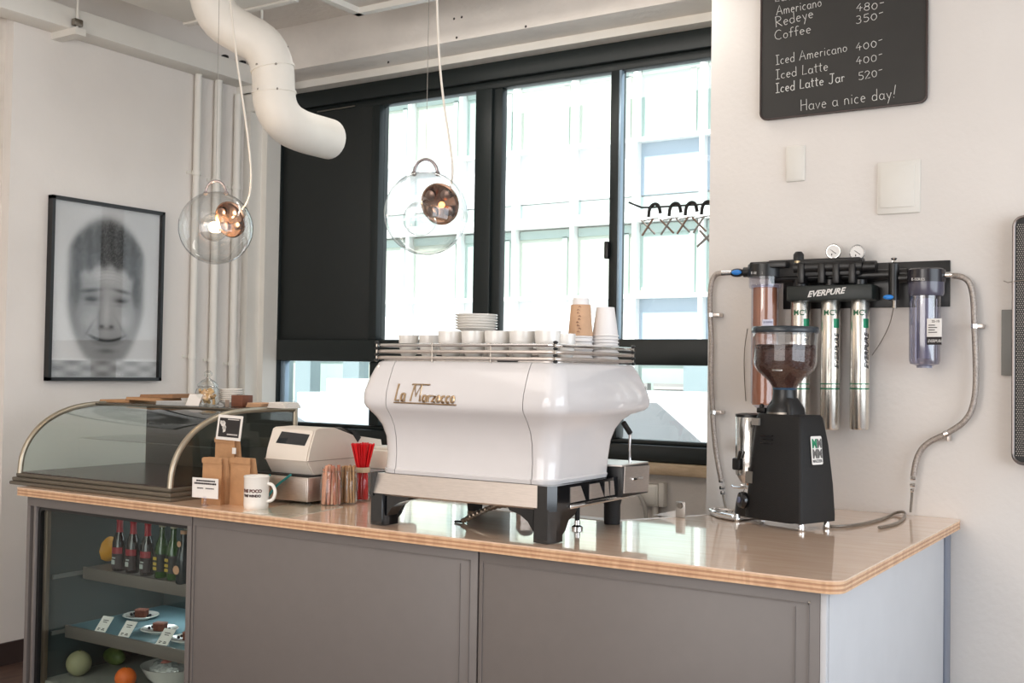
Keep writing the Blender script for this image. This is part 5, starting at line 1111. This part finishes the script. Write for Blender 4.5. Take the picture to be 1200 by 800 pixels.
block_text('E-SERIES', .014, (W(880, 321, .17)), (1, 0, -.03), (0, 0, 1), MATS['white_print'], wf, 'cap_lettering')
# blue inlet valve
hcyl(872, 884, 319, 6, 'valve_body', black, .10); p = W(864, 319.5, .10); MB().sphere(p, .030, 16, (1.15, .6, .62)).build('valve_collar', black, wf); MB().sphere(W(863, 319, .128), .019, 14, (1.2, .4, .6)).build('blue_lever', mat('valve_blue', (40, 130, 214), .35), wf)
hcyl(846, 858, 320, 3.4, 'inlet_nut', chrome, .10)
# right clear housing
vcyl(1085, 315, 331, 24, 'housing_cap', mat('smoke_plastic', (40, 38, 44), .25), .10, 30, [(1, 0), (1, .9), (.9, 1)]); vcyl(1085, 329, 347, 23, 'clear_collar', mat('smoky_violet_plastic', (86, 84, 98), .2, coat=.4), .10, 30, [(.92, 0), (1, .2), (1, 1)])
hcyl(1050, 1064, 326, 6, 'link_pipe', black, .09); hcyl(1108, 1116, 322, 3.8, 'outlet_nut', chrome, .10)
milky = glass('milky_plastic', (.66, .66, .76), rough=.1, extra=.12)
vcyl(1083.5, 345, 429, 20, 'filter_bowl', milky, .10, 30, [(.5, 0), (.62, .015), (.9, .03), (.97, .08), (1, .9), (1, 1)])
vcyl(1083.5, 350, 420, 10, 'inner_filter', mat('inner_filter_grey', (176, 174, 186), .5), .10, 20)
for d_ in (-15, -7, 7, 14): T([W(1083.5 + d_, 350, .155 - abs(d_) * .0015), W(1083.5 + d_, 420, .155 - abs(d_) * .0015)], .0016, 5).build('bowl_rib', mat('rib_grey', (150, 150, 166), .3), wf)
vcyl(1083.5, 428, 431, 10, 'bowl_nut', mat('rib_grey', (150, 150, 166), .3), .10, 12)
p = W(1086, 390, .165); lb_ = RB((p.x, p.y - .001, p.z - .045), (p.x + .055, p.y + .001, p.z + .055), .001).build('label', paper_white, wf)
B((p.x, p.y - .002, p.z - .045), (p.x + .055, p.y - .001, p.z - .015)).build('black_stripe', ink, lb_); block_text('EVERPURE', .016, (p.x + .004, p.y - .0025, p.z - .036), (1, 0, 0), (0, 0, 1), MATS['white_print'], lb_, 'label_lettering', shear=.3, sx_=.72)
block_text('SS-10', .013, (p.x + .018, p.y - .0015, p.z + .04), (1, 0, 0), (0, 0, 1), ink, lb_, 'label_lettering')
for k in range(4): B((p.x + .006, p.y - .0018, p.z + .028 - k * .009), (p.x + .03 + .008 * (k % 2), p.y - .001, p.z + .031 - k * .009)).build('printed_line', ink, lb_)
block_text('E-SERIES', .014, (W(1068, 328.5, .19)), (1, 0, -.03), (0, 0, 1), MATS['white_print'], wf, 'cap_lettering')
# drain valve with blue lever
vcyl(1047, 309, 352, 6.5, 'valve_body', black, .10); vcyl(1047, 301, 309, 4, 'chrome_knob', chrome, .10, prof=[(.7, 0), (1, .2), (.6, .5), (1, .8), (.5, 1)]); vcyl(1048, 352, 361, 3, 'drain_nipple', dull_steel, .10)
MB().sphere(W(1041, 348, .13), .016, 12, (1.3, .4, .6)).build('blue_lever', MATS['valve_blue'], wf)
T([W(1047, 361, .10), W(1043, 380, .05), W(1033, 400, .02), W(1022, 416, .012)], .0018, 6, smooth=2).build('drain_line', dull_steel, wf)
T([W(876, 385, .05), W(872, 410, .03), W(872, 440, .02), W(874, 470, .02)], .002, 6, smooth=2).build('thin_tube', dull_steel, wf)

# hoses
def hose(name, label, pts, d, clamps, nuts, tail):
    t = thing(name, label, 'hose', W(*pts[-1], d), world=True)
    T([W(x, y, d) for x, y in pts], .0115, 12, smooth=3).build('braided_hose', braid, t, ang=80)
    for (x, y, dx, dy) in clamps:
        p = W(x, y, d); MB().lathe([(.014, -.008), (.014, .008)], p, 16, (dy, 0, 1) if not dy else (1, 0, .4)).build('clamp_ring', chrome, t)
        q = W(x + dx, y + dy, .01); RB((min(p.x, q.x), YW - d - .004, min(p.z, q.z) - .008), (max(p.x, q.x), YW - .001, max(p.z, q.z) + .008), .003).build('clamp_bracket', steel, t)
    for (x, y, r_) in nuts: p = W(x, y, d); MB().lathe([(r_, -.008), (r_ * 1.15, 0), (r_, .008)], p, 8).build('fitting_nut', chrome, t)
    T([W(x, y, d) for x, y in tail], .005, 8, smooth=2).build('outlet_tube', dull_steel, t)
    return t
hose('left_wall_hose', 'braided steel water hose clipped down the left side of the filter', [(846, 320), (838, 321), (833, 332), (832, 350), (832, 372), (834, 400), (833, 430), (834, 465), (836, 500), (839, 530), (845, 562)], .045, [(833, 369, 14, 0), (836, 483, 13, 0)], [(845.5, 563, .012), (846.5, 571, .013), (847, 577, .010)], [(847, 578), (849, 590), (852, 600)])
hose('right_wall_hose', 'braided steel water hose bending down the wall right of the filter', [(1116, 323), (1128, 324), (1137, 331), (1141, 350), (1142, 385), (1144, 430), (1143, 468), (1134, 492), (1110, 508), (1085, 519), (1074, 535), (1070, 560)], .045, [(1142, 382, 12, 0), (1109, 508, 6, 6)], [(1070.5, 560, .012), (1070, 568, .012), (1069.5, 574, .009)], [(1069, 575), (1068, 590), (1067, 600)])
for nm_ in ('left_wall_hose', 'right_wall_hose'): bpy.data.objects[nm_].name = 'water_hose'
# grey supply hose lying on the worktop behind the grinder
gh = thing('grey_hose', 'grey hose lying on the counter right of the grinder, curling up at the wall', 'hose', at('z', H, 1040, 612), world=True)
pts_ = [at('z', H + .006, *p) for p in ((965, 616), (985, 617), (1010, 614), (1034, 608), (1048, 601))] + [W(1057, 599, .05), W(1061, 601, .04), at('z', H + .006, 1060, 607), at('z', H + .006, 1050, 614), at('z', H + .006, 1030, 618)]
T(pts_, .0055, 8, smooth=2).build('hose_line', dull_steel, gh)
# brush with wooden handle hanging behind the grinder
br = thing('wooden_brush', 'wooden handled brush hanging on the wall behind the grinder', 'brush', W(880, 555, .03), world=True)
a_, b_ = W(866, 514, .03), W(876, 530, .03); RB((a_.x, YW - .045, b_.z), (b_.x, YW - .01, a_.z), .006).build('brush_head', mat('brush_wood', (120, 74, 48), .5), br)
MB().sphere(W(879, 560, .03), .018, 14, (.9, .6, 3.0)).build('handle', mat('orange_wood', (190, 128, 78), .45), br)
T([W(878, 520, .02), W(876, 560, .02), W(868, 588, .02), W(856, 602, .015)], .0014, 6, smooth=2).build('hanging_cord', rubber, br)

# ================================================================ HANGER WITH CLIPS beside the window
YH = 4.93
hg_ = thing('drying_rail', 'thin black bent rail in front of the right window pane', 'rail', at('y', YH, 832, 239), world=True)
T([at('y', YH, 737, 237), at('y', YH, 744, 240), at('y', YH, 752, 243), at('y', YH, 762, 243), (-1.921, YH, at('y', YH, 832, 239).z)], .005, 8).build('bar', black, hg_)
RB((-1.935, YH - .02, at('y', YH, 832, 239).z - .02), (-1.9205, YH + .02, at('y', YH, 832, 239).z + .02), .003).build('wall_flange', black, hg_)
peg_m = [mat('peg_silver', (150, 146, 142), .35, .6), mat('peg_brown', (128, 106, 92), .5)]
for i, (x, y) in enumerate(((767, 0), (791, -1), (810, -2), (829, -3))):
    t = thing('hanging_clip', ['leftmost black hooked clip with crossed pegs on the rail', 'second black hooked clip with crossed pegs on the rail', 'third black hooked clip with crossed pegs on the rail', 'rightmost hooked clip on the rail, cut by the white wall'][i], 'clip', at('y', YH, x, 243 + y), world=True, group='clips on the black rail')
    T([at('y', YH - .012, x - 7, 254 + y), at('y', YH - .006, x - 6, 244 + y), at('y', YH, x - 1, 238.5 + y), at('y', YH, x + 5, 240 + y), at('y', YH + .01, x + 7, 250 + y)], .0085, 8, smooth=2).build('black_loop', rubber, t)
    cx_ = x - 9.5 + (2 if i == 0 else 0); cy_2 = 266 + y
    for k, (dx0, dy0, dx1, dy1) in enumerate(((-8, -8, 8, 8), (6, -10, -7, 10))):
        T([at('y', YH - .01 * k, cx_ + dx0, cy_2 + dy0), at('y', YH - .01 * k, cx_ + dx1, cy_2 + dy1)], .0052, 6).build('crossed_peg', peg_m[(k + i) % 2], t)
    T([at('y', YH, x - 14, 259 + y), at('y', YH, x, 256 + y), at('y', YH, x + 5, 256 + y)], .003, 6).build('cross_wire', dull_steel, t)
    if i == 3:
        for k, q in enumerate((((817, 289), (832, 275)), ((820, 270), (833, 284)))): T([at('y', YH - .02, *q[0]), at('y', YH - .02, *q[1])], .006, 6).build('crossed_peg', peg_m[0], t)

# ================================================================ LOW WALL FITTINGS behind the counter
jb = thing('junction_box', 'pale plastic junction box with a conduit low on the wall under the window', 'junction box', at('y', 5.1, 762, 580), world=True)
a_, b_ = at('y', 5.05, 749, 566), at('y', 5.05, 771, 594)
RB((a_.x, 5.045, b_.z), (b_.x, 5.099, a_.z), .008).build('box', white_metal, jb); RB((b_.x, 5.05, b_.z - .0), (b_.x + .03, 5.099, a_.z + .01), .006).build('side_cover', white_metal, jb)
RB((a_.x + .01, 5.04, b_.z + .01), (b_.x - .01, 5.046, a_.z - .01), .003).build('lid', white_metal, jb)
T([at('y', 5.07, 768, 592), at('y', 5.07, 768, 640)], .016, 12).build('conduit', white_metal, jb)
T([at('y', 5.0, 746, 575), at('y', 5.0, 753, 586), at('y', 5.0, 757, 600), at('y', 5.0, 759, 640)], .010, 10, smooth=2).build('grey_tube', mat('grey_tube', (176, 172, 166), .5), jb)
bk_ = thing('wall_bracket', 'small metal plate with a bolt standing at the rear counter edge', 'bracket', (-1.78, 3.98, .95), world=True)
yb2 = at('z', H, 803, 607).y; a_, b_ = at('y', yb2, 792, 587), at('y', yb2, 803, 607)
RB((a_.x, yb2 - .002, b_.z), (b_.x, yb2 + .004, a_.z), .008).build('plate', mat('pale_metal', (190, 186, 180), .4, .4), bk_); MB().lathe([(.012, 0), (.010, .008)], at('y', yb2 - .003, 797, 592), 14, (0, -1, 0)).build('bolt', dull_steel, bk_)
q1, q2, q3 = at('y', yb2, 764, 606.5), at('y', yb2, 792, 606.5), at('y', yb2, 792, 598)
MB().prism([(q1.x, H + .001), (q2.x, H + .001), (q2.x, q3.z)], yb2 - .003, yb2, 'y').build('splash_plate', paper_white, bk_)

# ================================================================ PERFORATED PANEL at the right edge
pp = thing('perforated_speaker', 'tall dark perforated metal panel with a rounded rim, cut by the right frame edge', 'speaker', (-.5, YW, 1.65), world=True)
x0 = -.672; z0_, z1_ = 1.180, 2.105
MB().prism(rounded_poly(x0, z0_, -.25, z1_, .035), YW - .055, YW - .02, 'y').build('backing', mat('speaker_dark', (30, 30, 30), .6), pp)
pl = rounded_poly(x0, z0_, -.25, z1_, .035); T([(a, YW - .055, b) for a, b in pl + [pl[0]]], .006, 8, cap=False).build('rim', mat('rim_chrome_dark', (120, 112, 108), .3, .8), pp)
mesh_ = MB()
for i in range(10):
    for k in range(112):
        zc = z0_ + .03 + k * .0078; xc = x0 + .012 + i * .0078 + (k % 2) * .0039
        mesh_.add([(xc - .0024, YW - .0562, zc), (xc, YW - .0562, zc - .0024), (xc + .0024, YW - .0562, zc), (xc, YW - .0562, zc + .0024)], [(0, 1, 2, 3)])
mesh_.build('perforation', mat('perforation_light', (150, 144, 138), .4, .5), pp, kind='stuff', smooth=False)
a_, b_ = at('y', YW - .01, 1174, 363), at('y', YW - .01, 1192, 440); RB((a_.x, YW - .02, b_.z), (b_.x, YW - .001, a_.z), .002).build('rear_bracket', mat('bracket_grey', (126, 126, 122), .5), pp)
T([at('y', YW - .06, 1176, 329), at('y', YW - .06, 1181, 331), at('y', YW - .06, 1200, 328)], .0018, 6).build('bent_wire', dull_steel, pp)
bpy.context.view_layer.update()
